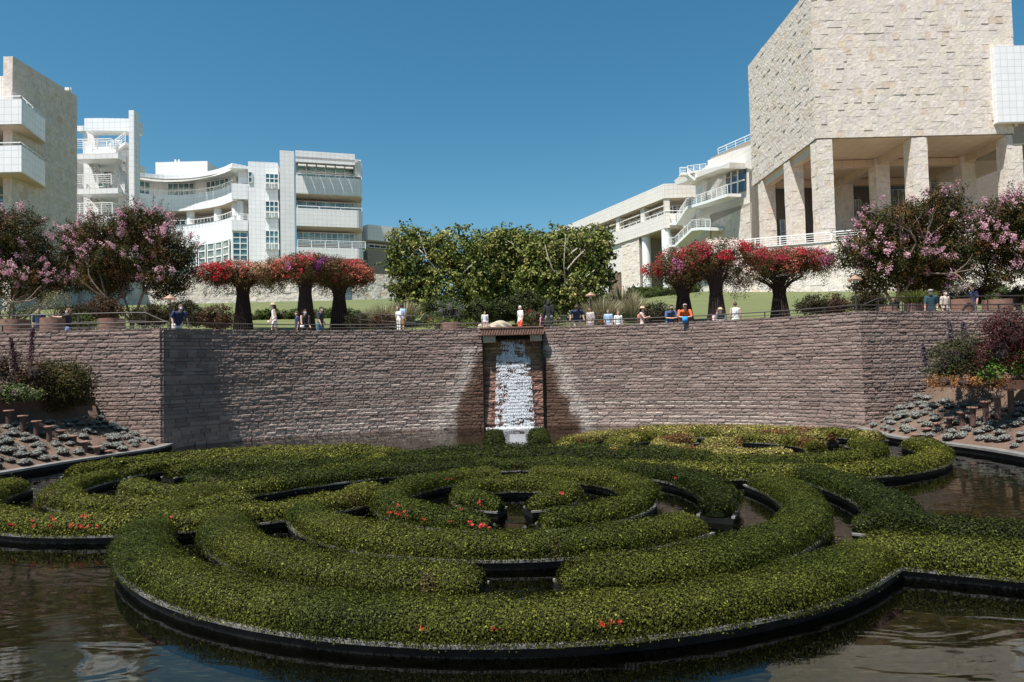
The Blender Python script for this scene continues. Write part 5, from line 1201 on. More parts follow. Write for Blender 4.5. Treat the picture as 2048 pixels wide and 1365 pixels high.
for i, (x, y, a, b, Y, pal, lab) in enumerate([
    (150, 628, 30, 20, 33, DKP, 'dark shrub mound beside the airy potted shrub on the left terrace'), (205, 618, 44, 22, 36, BRN, 'brown tinged shrub mound under the leaning crape myrtle'),
    (160, 645, 30, 15, 31, ((.03, .045, .012), (.07, .085, .02)), 'low green shrub behind the woman in black pointing'), (300, 630, 40, 22, 36, DKP, 'dark shrub mound right of the crape myrtle trunk on the left'),
    (365, 622, 30, 22, 37, DKP, 'dark shrub mound just right of the man in a navy polo'), (395, 632, 26, 20, 36.5, DKP, 'dark shrub mound second from the leftmost arbour'),
    (437, 634, 32, 24, 36, BRN, 'brown grassy shrub mound left of the leftmost arbour'),
    (716, 640, 24, 14, 37, DKP, 'small dark mound right of the third left arbour'), (765, 642, 22, 16, 36, BRN, 'brown mound near the plane trees beside the rail'),
    (1315, 628, 34, 22, 35, DKP, 'dark shrub behind the leaning man in blue, right of the pale grasses'), (1622, 610, 30, 18, 37, DKP, 'round dark shrub right of the rightmost arbour'),
    (1668, 608, 30, 20, 38, BRN, 'brown shrub mound between the rightmost arbour and the lamp'), (1735, 602, 36, 20, 37, DKP, 'dark shrub mound behind the lamp on the right'),
    (1895, 592, 36, 24, 36, DKP, 'dark shrub mound behind the couple by the right planters'), (1968, 585, 40, 22, 36, BRN, 'brown rounded shrub between the two right planters'),
    (2030, 590, 26, 20, 34, DKP, 'dark shrub mound at the right end of the terrace')]):
    px_shrub('shrub', lab, 'shrub', [(x, y, a, b, 0), (x-a*.4, y+6, a*.6, b*.8, 0), (x+a*.4, y+5, a*.6, b*.85, 0)], Y, 0.10, pal, 300+i, 1.0, group=gS, ground=TFLOOR)
# pale ornamental grasses in the middle
gG = 'pale fountain grasses round the plane trees'
for i, (px, Y, h, lab) in enumerate([(1205, 40, 1.9, 'pale feathery grass tuft just right of the plane trees'), (1245, 46, 2.2, 'tallest pale grass on the slope below the glass hall'), (1150, 38, 1.5, 'pale grass behind the man in the navy shirt'),
    (1285, 38, 1.3, 'pale grass tuft behind the woman in the straw hat'), (1180, 44, 2.0, 'pale grass beside the lamp right of the plane trees'), (1225, 37, 1.3, 'short pale grass behind the children'), (1265, 42, 1.8, 'pale grass between slope and trimmed lawn hedge'),
    (770, 41, 1.7, 'pale grass tuft left of the plane trees'), (808, 43, 1.8, 'pale grass under the left edge of the plane trees'), (742, 44, 1.2, 'small pale grass beside the third left arbour'), (865, 38, 1.2, 'pale grass behind the red flowers on the left of the bridge')]):
    p = at(px, 640, Y); blades('grass_tuft', lab, 'grass tuft', p.x, Y, lawn_z(Y)-0.1, 0.9, h, 900, ((0.17, 0.155, 0.08), (0.42, 0.38, 0.26)), 400+i, gG)
# clipped lawn hedges
for (x0, y0, x1, y1, Y0, Y1, lab) in ((1270, 603, 1395, 588, 68, 80, 'lower clipped hedge strip crossing the right lawn'), (1262, 592, 1322, 585, 84, 92, 'upper clipped hedge strip below the glass hall'), (515, 634, 700, 636, 52, 52, 'low hedge strip crossing the left lawn behind the arbours')):
    a = at(x0, y0, Y0); b = at(x1, y1, Y1); n_ = 14
    lob = [(a.x+(b.x-a.x)*k/n_, Y0+(Y1-Y0)*k/n_, lawn_z(Y0+(Y1-Y0)*k/n_)+0.25, 0.75, 0.6, 0.5) for k in range(n_+1)]
    shrub('lawn_hedge', lab, 'hedge', lob, 0.16, ((.03, .05, .012), (.075, .10, .022)), int(x0), ncl=260)
# centre planting by the bridge
px_shrub('flowering_shrub', 'green shrub with pale purple flowers left of the bridge', 'shrub', [(900, 620, 24, 24, 0), (885, 635, 26, 16, 0)], 37, 0.11, ((.05, .07, .03), (.12, .14, .07)), 501, blossom=((.38, .30, .46), .35, .06))
px_shrub('flowering_shrub', 'shrub with bright red flowers left of the bridge near the rail', 'shrub', [(850, 636, 18, 12, 0), (865, 642, 20, 9, 0)], 34.5, 0.10, ((.04, .06, .02), (.10, .12, .04)), 502, blossom=((.60, .05, .05), .55, .06), ground=TFLOOR)
px_shrub('flowering_shrub', 'shrub with deep red flowers between the bridge and the coated woman', 'shrub', [(1070, 635, 26, 14, 0)], 37, 0.11, ((.03, .04, .015), (.07, .08, .03)), 503, blossom=((.45, .03, .05), .4, .06))
px_shrub('flowering_shrub', 'shrub with orange red and violet flowers behind the plaid shirted man', 'shrub', [(1198, 632, 12, 14, 0), (1205, 642, 18, 8, 0)], 34.5, 0.10, ((.05, .05, .02), (.11, .11, .04)), 504, blossom=((.50, .09, .05), .5, .06), ground=TFLOOR)
px_shrub('shrub', 'dark leafy undergrowth below the plane trees, left half', 'shrub', [(915, 630, 40, 24, 0), (955, 625, 40, 28, 0), (880, 615, 30, 20, .5)], 40, 0.14, ((.02, .03, .01), (.06, .075, .02)), 505)
px_shrub('shrub', 'dark leafy undergrowth below the plane trees, right half', 'shrub', [(1050, 615, 40, 32, 0), (1090, 625, 30, 24, 0), (1010, 618, 36, 22, .6)], 41, 0.14, ((.02, .026, .01), (.06, .07, .022)), 506)
px_shrub('shrub', 'light green low plants beside the left rail of the bridge', 'shrub', [(885, 648, 34, 9, 0), (925, 650, 30, 8, 0)], 34.2, 0.09, ((.05, .08, .02), (.14, .16, .04)), 507, ground=TFLOOR)
px_shrub('shrub', 'yellow green low plants right of the coated woman', 'shrub', [(1118, 640, 18, 9, 0), (1210, 650, 30, 5, 0)], 34.6, 0.09, ((.06, .09, .02), (.16, .17, .04)), 508, ground=TFLOOR)
def boulder(px, py, Y, rx, rz, seed, label):
    rng = np.random.default_rng(seed); p = at(px, py, Y); bm_v = []; n_, m_ = 20, 12; V = []; F = []
    for j in range(m_+1):
        for i in range(n_):
            th = math.pi*j/m_; a = 2*math.pi*i/n_; V.append((math.sin(th)*math.cos(a), math.sin(th)*math.sin(a), math.cos(th)))
    V = np.array(V); d = 0.75+0.5*fbm(V, 1.6, 3, seed); V = V*d[:, None]*np.array((rx, rx*.8, rz))+np.array(p)
    F = [(j*n_+i, (j+1)*n_+i, (j+1)*n_+(i+1) % n_, j*n_+(i+1) % n_) for j in range(m_) for i in range(n_)]
    o = np_mesh('boulder', V, F, M['boulder'], None, org=(p.x, p.y, p.z-rz)); tag(o, label, 'boulder'); return o
M['boulder'] = simple('pale_boulder', (0.34, 0.29, 0.22), 0.9, vary=0.3, scale=3, bump=0.8)
boulder(1000, 655, 36.5, 0.66, 0.34, 1, 'large pale boulder above the waterfall, right of the seated child')
boulder(968, 656, 36.0, 0.36, 0.26, 2, 'smaller pale boulder above the waterfall behind the seated child')
# pots
def pot(px, Y, r_, h, label, z=TFLOOR):
    p = at(px, 640, Y); t = empty('steel_planter', (p.x, Y, z), label, 'planter', 'round rusty steel planters on the terrace')
    MB().lathe([(r_*0.97, 0), (r_, h*0.5), (r_, h), (r_-0.05, h), (r_-0.05, h-0.08)], (p.x, Y, z), 36).build('tub', M['cortenlight'], t, smooth=False)
    MB().lathe([(0.01, h-0.12), (r_-0.055, h-0.10), (r_-0.055, h-0.12)], (p.x, Y, z), 24).build('potting_soil', M['soil'], t); return p.x
zr = lambda py, px, Y: at(px, py, Y).z
x1 = pot(32, 28.6, 0.53, zr(640, 32, 28.6)-TFLOOR, 'rusty steel planter at the far left with grey-green upright branches')
x2 = pot(110, 28.8, 0.55, zr(637, 110, 28.8)-TFLOOR, 'rusty steel planter under the airy light green shrub, behind the woman in black')
x3 = pot(222, 29.4, 0.50, zr(638, 222, 29.4)-TFLOOR, 'rusty steel planter left of the big crape myrtle trunk, half in shade')
x4 = pot(1919, 30.2, 0.58, zr(600, 1919, 30.2)-TFLOOR, 'rusty steel planter with a silvery shrub, right of the couple')
x5 = pot(1996, 30.6, 0.58, zr(600, 1996, 30.6)-TFLOOR, 'rightmost rusty steel planter with low leafy plants')
x6 = pot(1832, 30.0, 0.45, zr(607, 1832, 30.0)-TFLOOR, 'dark rusty steel planter holding a spiky yellow green grass')
pot(1778, 29.6, 0.36, zr(614, 1778, 29.6)-TFLOOR, 'low rusty planter left of the forked crape myrtle trunk'); pot(905, 34.0, 0.6, zr(646, 905, 34)-TFLOOR, 'low rusty planter left of the bridge')
p = at(258, 640, 30.0); 
px_shrub('potted_shrub', 'grey green upright branching shrub in the far left planter', 'shrub', [(30, 622, 24, 22, 0), (50, 625, 22, 14, 0), (18, 605, 14, 18, 0)], 28.6, 0.07, ((.05, .06, .035), (.13, .14, .08)), 520, 0.6, per=26, rad=0.10, ground=5.3, shell=0.2, core=False)
px_shrub('potted_shrub', 'airy light green shrub in a planter on the left terrace', 'shrub', [(108, 602, 32, 20, 0), (85, 612, 20, 10, 0), (125, 596, 24, 14, 0)], 28.8, 0.065, ((.09, .10, .04), (.24, .22, .11)), 521, 0.7, per=22, rad=0.11, ground=5.3, shell=0.2, core=False, dens=0.8)
px_shrub('potted_shrub', 'silvery thin leaved shrub in a planter on the right terrace', 'shrub', [(1918, 580, 20, 22, 0), (1935, 572, 16, 14, 0), (1905, 572, 14, 14, 0)], 30.2, 0.06, ((.10, .11, .08), (.25, .26, .20)), 522, 0.5, per=14, rad=0.10, ground=5.6, shell=0.2, core=False, blossom=((.35, .10, .30), .05, .05), dens=0.6)
px_shrub('potted_shrub', 'low leafy green plant in the rightmost planter', 'shrub', [(1995, 592, 18, 9, 0), (2002, 584, 9, 10, 0)], 30.6, 0.09, ((.03, .05, .015), (.09, .12, .03)), 523, 0.5, ground=5.6)
blades('spiky_grass', 'spiky yellow green grass in a dark planter on the right terrace', 'grass', x6, 30.0, zr(609, 1832, 30.0), 0.75, 0.62, 500, ((.06, .09, .02), (.22, .24, .06)), 530)
blades('spiky_grass', 'bright green grass tuft at the foot of the left crape myrtle', 'grass', p.x, 30.0, TFLOOR+0.45, 0.5, 0.55, 500, ((.04, .10, .015), (.10, .20, .03)), 531)
pot(262, 30.0, 0.40, 0.5, 'low reddish planter with a bright green grass tuft')
# lamps
def lamp(px, py, Y, label):
    tp = at(px, py, Y); zb_ = lawn_z(Y) if Y > 38 else TFLOOR; t = empty('garden_lamp', (tp.x, Y, zb_), label, 'lamp', 'garden lamps with conical copper shades')
    MB().tube([(tp.x, Y, zb_), (tp.x, Y, tp.z-0.28)], [0.05, 0.035], 10).lathe([(0.09, 0), (0.09, 0.12), (0.05, 0.14)], (tp.x, Y, zb_), 12).build('pole', M['rail'], t)
    MB().lathe([(0.30, -0.22), (0.31, -0.19), (0.16, -0.08), (0.03, 0.0), (0.012, 0.03)], (tp.x, Y, tp.z), 24).build('shade', simple('copper_shade', (0.35, 0.22, 0.15), 0.5, metal=0.4, vary=0.2), t, smooth=False)
    MB().lathe([(0.055, -0.36), (0.06, -0.22)], (tp.x, Y, tp.z), 12).build('lamp_glass', M['glasspale'], t)
lamp(340, 590, 31.5, 'garden lamp standing behind the man in the navy polo'); lamp(1710, 551, 30.5, 'garden lamp right of the rightmost arbour, tallest in view'); lamp(1181, 585, 37, 'garden lamp half hidden right of the plane trees')
# ramp rails
def prail(pts, label, h=0.9, below=(0.0,), every=1.8):
    P = [at(*q) for q in pts]; t = empty('ramp_railing', (P[0].x, P[0].y, P[0].z-h), label, 'railing')
    MB().tube(P, 0.025, 6).build('rail', M['rail'], t)
    for k in (0.35, 0.62): MB().tube([q-Vector((0, 0, k)) for q in P], 0.012, 5).build('rail', M['rail'], t)
    pos = [(P[i]+(P[i+1]-P[i])*u) for i in range(len(P)-1) for u in np.arange(0, 1, min(1, every/(P[i+1]-P[i]).length))]+[P[-1]]
    for q in pos: MB().bar(q-Vector((0, 0, h)), q, 0.035).build('post', M['rail'], t)
prail([(-60, 634, 28.0), (60, 631, 28.3), (250, 626, 29.2), (291, 626, 29.4), (336, 646, 28.6)], 'thin bronze ramp rail on the left terrace sloping down behind the man in navy')
prail([(1722, 612, 29.0), (1756, 597, 29.3), (1804, 595, 29.4), (1900, 594, 29.4), (2080, 591, 30.0)], 'bronze ramp rail in front of the right planters')
prail([(720, 626, 36), (760, 629, 35.5), (830, 632, 35)], 'bronze rail among the brown mounds left of the plane trees'); prail([(1110, 632, 34.6), (1170, 632, 34.4), (1240, 634, 34.2)], 'bronze rail behind the man in the navy shirt', every=2.5)
# ---------------------------------------------------------------- banks
def bank_pt(j, off):
    p = shore[j]; d = p-C0
    if p[1] > 24: d = np.array((d[0], d[1]*(1-min(1, (p[1]-24)/2.9))))
    d = d/np.linalg.norm(d); q = p+d*off; return q[0], q[1], bank_z(p, min(off, 2.69))
idxL = [j for j in range(len(shore)) if shore[j][0] < -13 and shore[j][1] > 14]; idxR = [j for j in range(len(shore)) if shore[j][0] > 12.5 and shore[j][1] > 12]
for side, idx, lab in (('l', idxL, 'rusty steel planter wall holding the shrubs above the left bank'), ('r', idxR, 'rusty steel planter wall holding the shrubs above the right bank')):
    path = [bank_pt(j, 2.85)[:2] for j in idx if shore[j][1] < 26.3]
    t = empty('planter_wall', (path[0][0], path[0][1], 1.2), lab, 'retaining wall'); m = MB()
    for a, b in zip(path[:-1], path[1:]): m.bar((a[0], a[1], 1.35), (b[0], b[1], 1.35), 0.06, 1.55)
    m.build('steel_panel', M['corten'], t)
succ = None
SMAT = M['leaf']
def succulent(seed):
    rng = np.random.default_rng(seed); t = empty('succulent_clump', (0, 0, 0), 'grey blue succulent clump planted on the bare sandy bank', 'succulent', 'succulent clumps on the sandy banks')
    n_ = 130; a = rng.random(n_)*2*math.pi; r_ = rng.random(n_)**0.5*0.20; P = np.stack([np.cos(a)*r_, np.sin(a)*r_*0.9, 0.05+0.13*(1-(r_/0.22)**2)+rng.random(n_)*0.03], 1)
    d = np.stack([np.cos(a), np.sin(a), 0.9+0*a], 1); V, F = cards(P, d, 0.075, 0.45, 0.5, rng, ax=d)
    k = rng.random(n_)[:, None]; c = (np.array((.115, .12, .10))*(1-k)+np.array((.27, .265, .24))*k)
    np_mesh('leaves', V, F, SMAT, t, col=c); MB().lathe([(0.17, 0.0), (0.14, 0.07), (0.05, 0.12)], (0, 0, 0), 9).build('stems', M['rebar'], t, smooth=True); return t
protos = [succulent(s_) for s_ in (1, 2, 3)]; used = [False]*3; cnt = 0; rs = np.random.default_rng(77)
for idx in (idxL, idxR):
    for j in idx[::1]:
        for off in (0.25, 0.55, 0.85, 1.15, 1.45, 1.75, 2.08, 2.4):
            if rs.random() < 0.05: continue
            o_ = off+rs.normal()*0.07; x, y, z = bank_pt(j, o_); x += rs.normal()*.06; y += rs.normal()*0.12
            if abs(x)*1.0 > 13.5 and y > 26.4: continue
            if abs(x)/y > 0.80: continue
            k = cnt % 3; o = protos[k] if not used[k] else copy_tree(protos[k]); used[k] = True; cnt += 1
            s_ = 0.6+rs.random()*0.6; o.location = (x, y, z-0.01); o.rotation_euler = (0, 0, rs.random()*6.28); o.scale = (s_*(0.9+.3*rs.random()), s_, s_*0.85)
            o['label'] = 'grey blue succulent clump planted on the bare sandy %s bank' % ('left' if x < 0 else 'right')
            o['group'] = 'succulent clumps on the sandy %s bank' % ('left' if x < 0 else 'right')
stL = [(218, 900.7), (194.6, 892.8), (170, 882.7), (147.7, 871), (122, 860.4), (98.5, 852), (72.7, 841.6), (45.7, 831), (17.6, 820.5)]
stR = [(1830.4, 868), (1852.5, 856.3), (1874, 846), (1898, 835), (1923.5, 824), (1944.6, 814), (1970.4, 802.4), (1994.5, 792.3), (2020.8, 778.3)]
ordn = ['lowest', 'second', 'third', 'fourth', 'fifth', 'sixth', 'seventh', 'eighth', 'highest']
for lst, sd_ in ((stL, 'left'), (stR, 'right')):
    for i, (px, py) in enumerate(lst):
        z = 0.33+0.19*i; p = onz(px, py, z); gz = max(0.15, z-0.28-0.035*i)
        t = empty('stepping_post', (p.x, p.y, gz), '%s rusty steel stepping post on the %s bank%s' % (ordn[i], sd_, '' if i in (0, 8) else ' counting from the pool'), 'step post', 'stepping posts climbing the %s bank' % sd_)
        MB().lathe([(0.085, 0), (0.085, z-gz+0.1)], (p.x, p.y, gz-0.15), 18).build('post', M['corten'], t, smooth=False)
        MB().lathe([(0.155, 0), (0.16, 0.015), (0.16, 0.04), (0.15, 0.05)], (p.x, p.y, z-0.05), 24).build('tread', M['cortenlight'], t)
def hrail(pts, zs_, label):
    P = [onz(px, py, z) for (px, py), z in zip(pts, zs_)]; t = empty('handrail', (P[0].x, P[0].y, P[0].z-.9), label, 'handrail')
    MB().tube(P, 0.022, 7).build('rail', M['rail'], t)
    for q in P: MB().tube([q-Vector((0, 0, 1.0)), q], 0.018, 6).build('post', M['rail'], t)
hrail([(149, 822), (102, 803), (75, 791), (22, 773)], [1.45, 1.80, 1.98, 2.33], 'sloping bronze handrail beside the left stepping posts')
hrail([(1889, 786), (1938, 763), (1963, 752), (2011, 729)], [1.55, 1.93, 2.10, 2.55], 'sloping bronze handrail beside the right stepping posts')
bs = 'shrubs planted on the banks'
px_shrub('shrub', 'dense green shrub with reddish tips against the lit wall on the left bank', 'shrub', [(120, 775, 58, 48, 0), (150, 770, 36, 44, 0), (100, 750, 36, 30, 0)], 24.9, 0.075, ((.020, .028, .008), (.085, .062, .018)), 601, 0.9, ground=1.2, group=bs, dens=1.6)
px_shrub('shrub', 'mixed dark and copper foliage at the left edge of the left bank', 'shrub', [(35, 755, 40, 34, 0), (5, 730, 26, 30, 0), (70, 745, 26, 22, 0)], 23.8, 0.075, ((.025, .022, .012), (.10, .055, .03)), 602, 0.9, ground=1.6, group=bs)
px_shrub('shrub', 'light green leafy plant in front of the copper foliage on the left', 'shrub', [(40, 785, 40, 16, 0), (5, 783, 26, 18, 0)], 23.2, 0.085, ((.05, .08, .02), (.14, .17, .06)), 603, 0.5, ground=1.6, group=bs, blossom=((.6, .03, .12), .01, .06))
px_shrub('shrub', 'burgundy leaved shrub at the top right above the bank', 'shrub', [(2025, 665, 48, 46, 0), (2000, 700, 40, 40, 0), (2060, 700, 40, 60, 0)], 20.5, 0.07, ((.022, .008, .008), (.085, .022, .020)), 604, 1.0, ground=2, group=bs, dens=1.5)
px_shrub('shrub', 'dark olive shrub in front of the wall on the right bank', 'shrub', [(1905, 715, 46, 34, 0), (1935, 700, 36, 36, 0), (1890, 735, 36, 26, 0), (1960, 740, 40, 26, 0)], 22.8, 0.07, ((.022, .026, .010), (.075, .075, .028)), 605, 0.9, ground=1.8, group=bs, dens=1.3)
px_shrub('shrub', 'bright green leafy shrub at the right edge below the burgundy one', 'shrub', [(2020, 725, 44, 26, 0), (1980, 740, 26, 18, 0), (2050, 710, 26, 26, 0)], 20.6, 0.095, ((.04, .075, .012), (.12, .19, .03)), 606, 0.6, ground=2, group=bs)
px_shrub('shrub', 'orange leaved ground cover spilling over the right planter wall', 'shrub', [(1888, 762, 26, 12, 0), (1930, 765, 30, 9, 0), (1985, 766, 30, 8, 0), (2035, 755, 30, 7, 0)], 21.8, 0.07, ((.14, .055, .018), (.36, .17, .06)), 607, 0.5, ground=1.8, group=bs)
for i, (px, py0, py1, Y, lab) in enumerate([(66, 735, 655, 24.2, 'tall dark purple flower spike in front of the lit wall on the left'), (22, 735, 678, 23.6, 'leaning dark flower spike at the far left'), (1897, 700, 640, 23.5, 'thin purple flower spike in front of the wall on the right'), (1845, 730, 690, 23.8, 'drooping lavender spike at the left of the olive shrub'), (1925, 680, 645, 23.2, 'thin brown seed spike above the olive shrub')]):
    a = at(px-(6 if i == 0 else -8), py0, Y); b = at(px, py1, Y); t = empty('flower_spike', (a.x, Y, 1.8), lab, 'flower', 'flower spikes on the banks'); rng = np.random.default_rng(i)
    MB().tube([(a.x, Y, 1.8), a, b], [0.015, 0.012, 0.006], 5).build('stalk', M['bark'], t)
    n_ = 900; u_ = rng.random(n_); P = np.array(a)*(1-u_[:, None])+np.array(b)*u_[:, None]+rng.normal(size=(n_, 3))*0.055*(1.1-u_[:, None]*.6); V, F = cards(P, rng.normal(size=(n_, 3)), 0.06, 0.6, .8, rng)
    k = rng.random(n_)[:, None]; np_mesh('florets', V, F, M['petal'], t, col=np.array((.05, .018, .03))*(1-k)+np.array((.17, .08, .11))*k if i < 2 else np.array((.10, .07, .09))*(1-k)+np.array((.24, .18, .22))*k)
# ---------------------------------------------------------------- people
def cloth(name, c): 
    key = 'c_'+name
    if key not in M: M[key] = simple(name, c, 0.85, vary=0.12, scale=12)
    return M[key]
def loft(mb, rings, n=14):             # rings: (x, y, z, rx, ry)
    base = len(mb.v)
    for (x, y, z, rx, ry) in rings:
        for k in range(n): a = 2*math.pi*k/n; mb.v.append((x+rx*math.cos(a), y+ry*math.sin(a), z))
    for i in range(len(rings)-1):
        for k in range(n): a = base+i*n+k; b = base+i*n+(k+1) % n; mb.f.append((a, b, b+n, a+n))
    mb.f.append(tuple(base+k for k in range(n))[::-1]); mb.f.append(tuple(base+(len(rings)-1)*n+k for k in range(n)))
def ball(mb, c, r_, s_=(1, 1, 1), n=10):
    base = len(mb.v); c = Vector(c)
    for j in range(n+1):
        th = math.pi*j/n
        for i in range(n+2): a = 2*math.pi*i/(n+2); mb.v.append((c.x+r_*s_[0]*math.sin(th)*math.cos(a), c.y+r_*s_[1]*math.sin(th)*math.sin(a), c.z-r_*s_[2]*math.cos(th)))
    w = n+2
    for j in range(n):
        for i in range(w): mb.f.append((base+j*w+i, base+j*w+(i+1) % w, base+(j+1)*w+(i+1) % w, base+(j+1)*w+i))
def limb(mb, pts, rr):
    mb.tube(pts, rr, 10)
    for p, r_ in zip(pts, rr): ball(mb, p, r_*0.995, n=6)
SK = {'light': (0.50, 0.31, 0.23), 'tan': (0.36, 0.21, 0.145), 'dark': (0.13, 0.075, 0.05)}
def person(px, py, Y, H, face, label, pose='stand', skin='light', top=('navy_cloth', (.02, .03, .07)), sleeve=0.5, bottom=('khaki_cloth', (.40, .33, .24)), legs='short', hair=(.02, .015, .012), hairlen=0, extras=(), arms=None, wide=1.0):
    hd = at(px, py, Y); gz = hd.z-H*(0.97 if pose == 'lean' else 1.0)-(0.03 if 'hat' in extras or 'cap' in extras else 0); t = empty('person', (hd.x, Y, gz), label, 'person')
    if pose == 'sit': gz = hd.z-H*0.60; t.location.z = gz; ROOT[t.name] = Vector((hd.x, Y, gz))
    ca, sa = math.cos(R(face)), math.sin(R(face)); w0 = ROOT[t.name]
    def finish(mb, nm, mat, vox=0.011, smooth=True):
        mb.v = [(w0.x+H*(x*ca-y*sa), w0.y+H*(x*sa+y*ca), w0.z+H*z) for x, y, z in mb.v]
        o = mb.build(nm, mat, t, smooth=True)
        if vox:
            m_ = o.modifiers.new('merge', 'REMESH'); m_.mode = 'VOXEL'; m_.voxel_size = vox; m_.use_smooth_shade = True
        return o
    # joints, figure facing -y
    bend = {'lean': 0.13, 'walk': 0.02}.get(pose, 0.0); zs_ = -0.03 if pose == 'lean' else 0.0
    hip = Vector((0, 0.0, 0.52)); ch = Vector((0, -bend, 0.80+zs_)); nk = Vector((0, -bend*1.25, 0.845+zs_)); hc = Vector((0, -bend*1.6-0.008, 0.925+zs_*1.2))
    stp = 0.10 if pose == 'walk' else 0.0
    L = []
    for s_ in (-1, 1):
        hp = Vector((s_*0.052*wide, 0, 0.50)); f = stp*s_
        if pose == 'sit': kn = Vector((s_*0.06, -0.24, 0.50)); an = Vector((s_*0.06, -0.25, 0.27)); 
        else: kn = Vector((s_*0.056, -f*0.5-0.012, 0.285)); an = Vector((s_*0.056, -f+(0.02 if f < 0 else 0), 0.045))
        L.append((hp, kn, an))
    A = []
    for k, s_ in enumerate((-1, 1)):
        sh = ch+Vector((s_*0.105*wide, 0.005, 0.005))
        if arms and arms[k]: el, ha = [Vector(q) for q in arms[k]]
        elif pose == 'lean': el = sh+Vector((s_*0.035, -0.05, -0.155)); ha = Vector((s_*0.03, -0.27, 0.60))
        elif pose == 'walk': el = sh+Vector((s_*0.02, 0.05*s_, -0.17)); ha = el+Vector((0, -0.09-0.03*s_, -0.12))
        else: el = sh+Vector((s_*0.022, 0.01, -0.17)); ha = el+Vector((s_*0.0, -0.035, -0.145))
        A.append((sh, el, ha))
    b = MB(); wd = wide
    loft(b, [(0, 0, 0.485, .075*wd, .055), (0, 0, .53, .082*wd, .058), (0, -bend*.3, .61, .070*wd, .048), (0, -bend*.7, .70, .082*wd, .055), (0, -bend, .78+zs_, .094*wd, .055), (0, -bend*1.05, .82+zs_, .085*wd, .042), (0, -bend*1.1, .84+zs_, .04, .035)])
    b.tube([nk-Vector((0, 0, .03)), hc-Vector((0, 0, .02))], [.034, .031], 10)
    ball(b, hc, .052, (0.86, 1.0, 1.22), 12); ball(b, hc+Vector((0, -.016, -.034)), .036, (.86, 1, .8)); ball(b, hc+Vector((0, -.055, -.006)), .010, (.8, 1.2, 1.3), 6)
    for s_ in (-1, 1): ball(b, hc+Vector((s_*.046, .004, -.004)), .012, (.5, .9, 1.3), 6)
    for k, (sh, el, ha) in enumerate(A):
        s_ = (-1, 1)[k]; limb(b, [sh, (sh+el)/2, el, (el+ha)/2, ha], [.033, .029, .024, .022, .016]); d = (ha-el).normalized()
        pm = ha+d*0.026; ball(b, pm, .020, (1.0, 1.0, 1.2), 8)
        sd_ = d.cross(Vector((0, 1, 0.3))).normalized(); cu = d.cross(sd_).normalized()*0.6
        for q in range(4):
            o0 = pm+d*0.014+sd_*(q-1.5)*.0095; ln = (.024, .029, .027, .020)[q]; b.tube([o0, o0+d*ln*.6, o0+d*ln+cu*.012], [.0052, .005, .0042], 6)
        b.tube([pm-d*.006-sd_*.014, pm+d*.012-sd_*.026], [.0062, .005], 6)
    for (hp, kn, an) in L:
        limb(b, [hp, (hp*.5+kn*.5), kn, kn*.6+an*.4+Vector((0, .008, 0)), an], [.052, .045, .033, .031, .02])
        limb(b, [an-Vector((0, -.012, .018)), an+Vector((0, -.06, -.03))], [.022, .016])
    m_sk = cloth('skin_'+skin, SK[skin]); finish(b, 'body', m_sk, 0.0085 if Y < 40 else 0.02)
    # clothing
    s = MB(); g = .010
    tz = 0.47 if 'dress' not in extras else 0.36
    rings = [(0, 0, tz, (.088+(.03 if tz < .4 else 0))*wd, .066+(.02 if tz < .4 else 0)), (0, 0, .53, .092*wd, .068), (0, -bend*.3, .61, (.082)*wd, .060), (0, -bend*.7, .70, .091*wd, .063), (0, -bend, .78+zs_, .102*wd, .062), (0, -bend*1.05, .822+zs_, .092*wd, .048), (0, -bend*1.1, .842+zs_, .046, .042)]
    if 'coat' in extras: rings[0] = (0, 0.01, .27, .115*wd, .08)
    loft(s, rings, 18)
    for (sh, el, ha) in A:
        if sleeve > 0:
            e = sh+(el-sh)*min(1, sleeve/0.5) if sleeve <= .5 else el; pts = [sh, (sh+e)/2, e]; rr = [.043, .041, .037]
            if sleeve > .5: pts.append(el+(ha-el)*min(.9, (sleeve-.5)*2)); rr.append(.028)
            limb(s, pts, rr)
    finish(s, 'dress' if 'dress' in extras else ('coat' if 'coat' in extras else 'shirt'), cloth(*top), 0.012 if Y < 40 else 0.03)
    if 'dress' not in extras or legs == 'long':
        q = MB(); loft(q, [(0, 0, .455, .084*wd, .064), (0, 0, .50, .088*wd, .066), (0, 0, .55, .080*wd, .058)], 16)
        for (hp, kn, an) in L:
            if legs == 'long': limb(q, [hp, hp*.5+kn*.5, kn, kn*.5+an*.5, an+Vector((0, 0, .008))], [.060, .054, .044, .040, .034])
            else: limb(q, [hp, hp*.5+kn*.5, hp*.15+kn*.85], [.060, .056, .052])
        finish(q, 'skirt' if legs == 'skirt' else ('trousers' if legs == 'long' else 'shorts'), cloth(*bottom), 0.012 if Y < 40 else 0.03)
    for (hp, kn, an) in L:
        f = MB(); limb(f, [an+Vector((0, .018, -.024)), an+Vector((0, -.03, -.026)), an+Vector((0, -.075, -.030))], [.025, .024, .017]); finish(f, 'shoe', cloth('shoe_leather', (.05, .045, .04)), 0.012)
    h_ = MB(); ball(h_, hc+Vector((0, .006, .017)), .0600, (.90, 1.0, 1.06), 12)
    h_.v = [v for v in h_.v]
    if hairlen: limb(h_, [hc+Vector((0, .03, 0)), hc+Vector((0, .05, -.06)), hc+Vector((0, .055-bend*.2, -.06-hairlen))], [.048, .045, .028])
    if 'bun' in extras: ball(h_, hc+Vector((0, .03, .066)), .026)
    # keep the face free: flatten the front of the hair
    fy = hc.y-0.024
    h_.v = [(x, max(y, hc.y-(0.058 if z > hc.z+.024 else -0.002)), z) for x, y, z in h_.v]
    finish(h_, 'hair', cloth('hair_%d' % int(hair[0]*1000), hair), 0.010)
    e = MB()
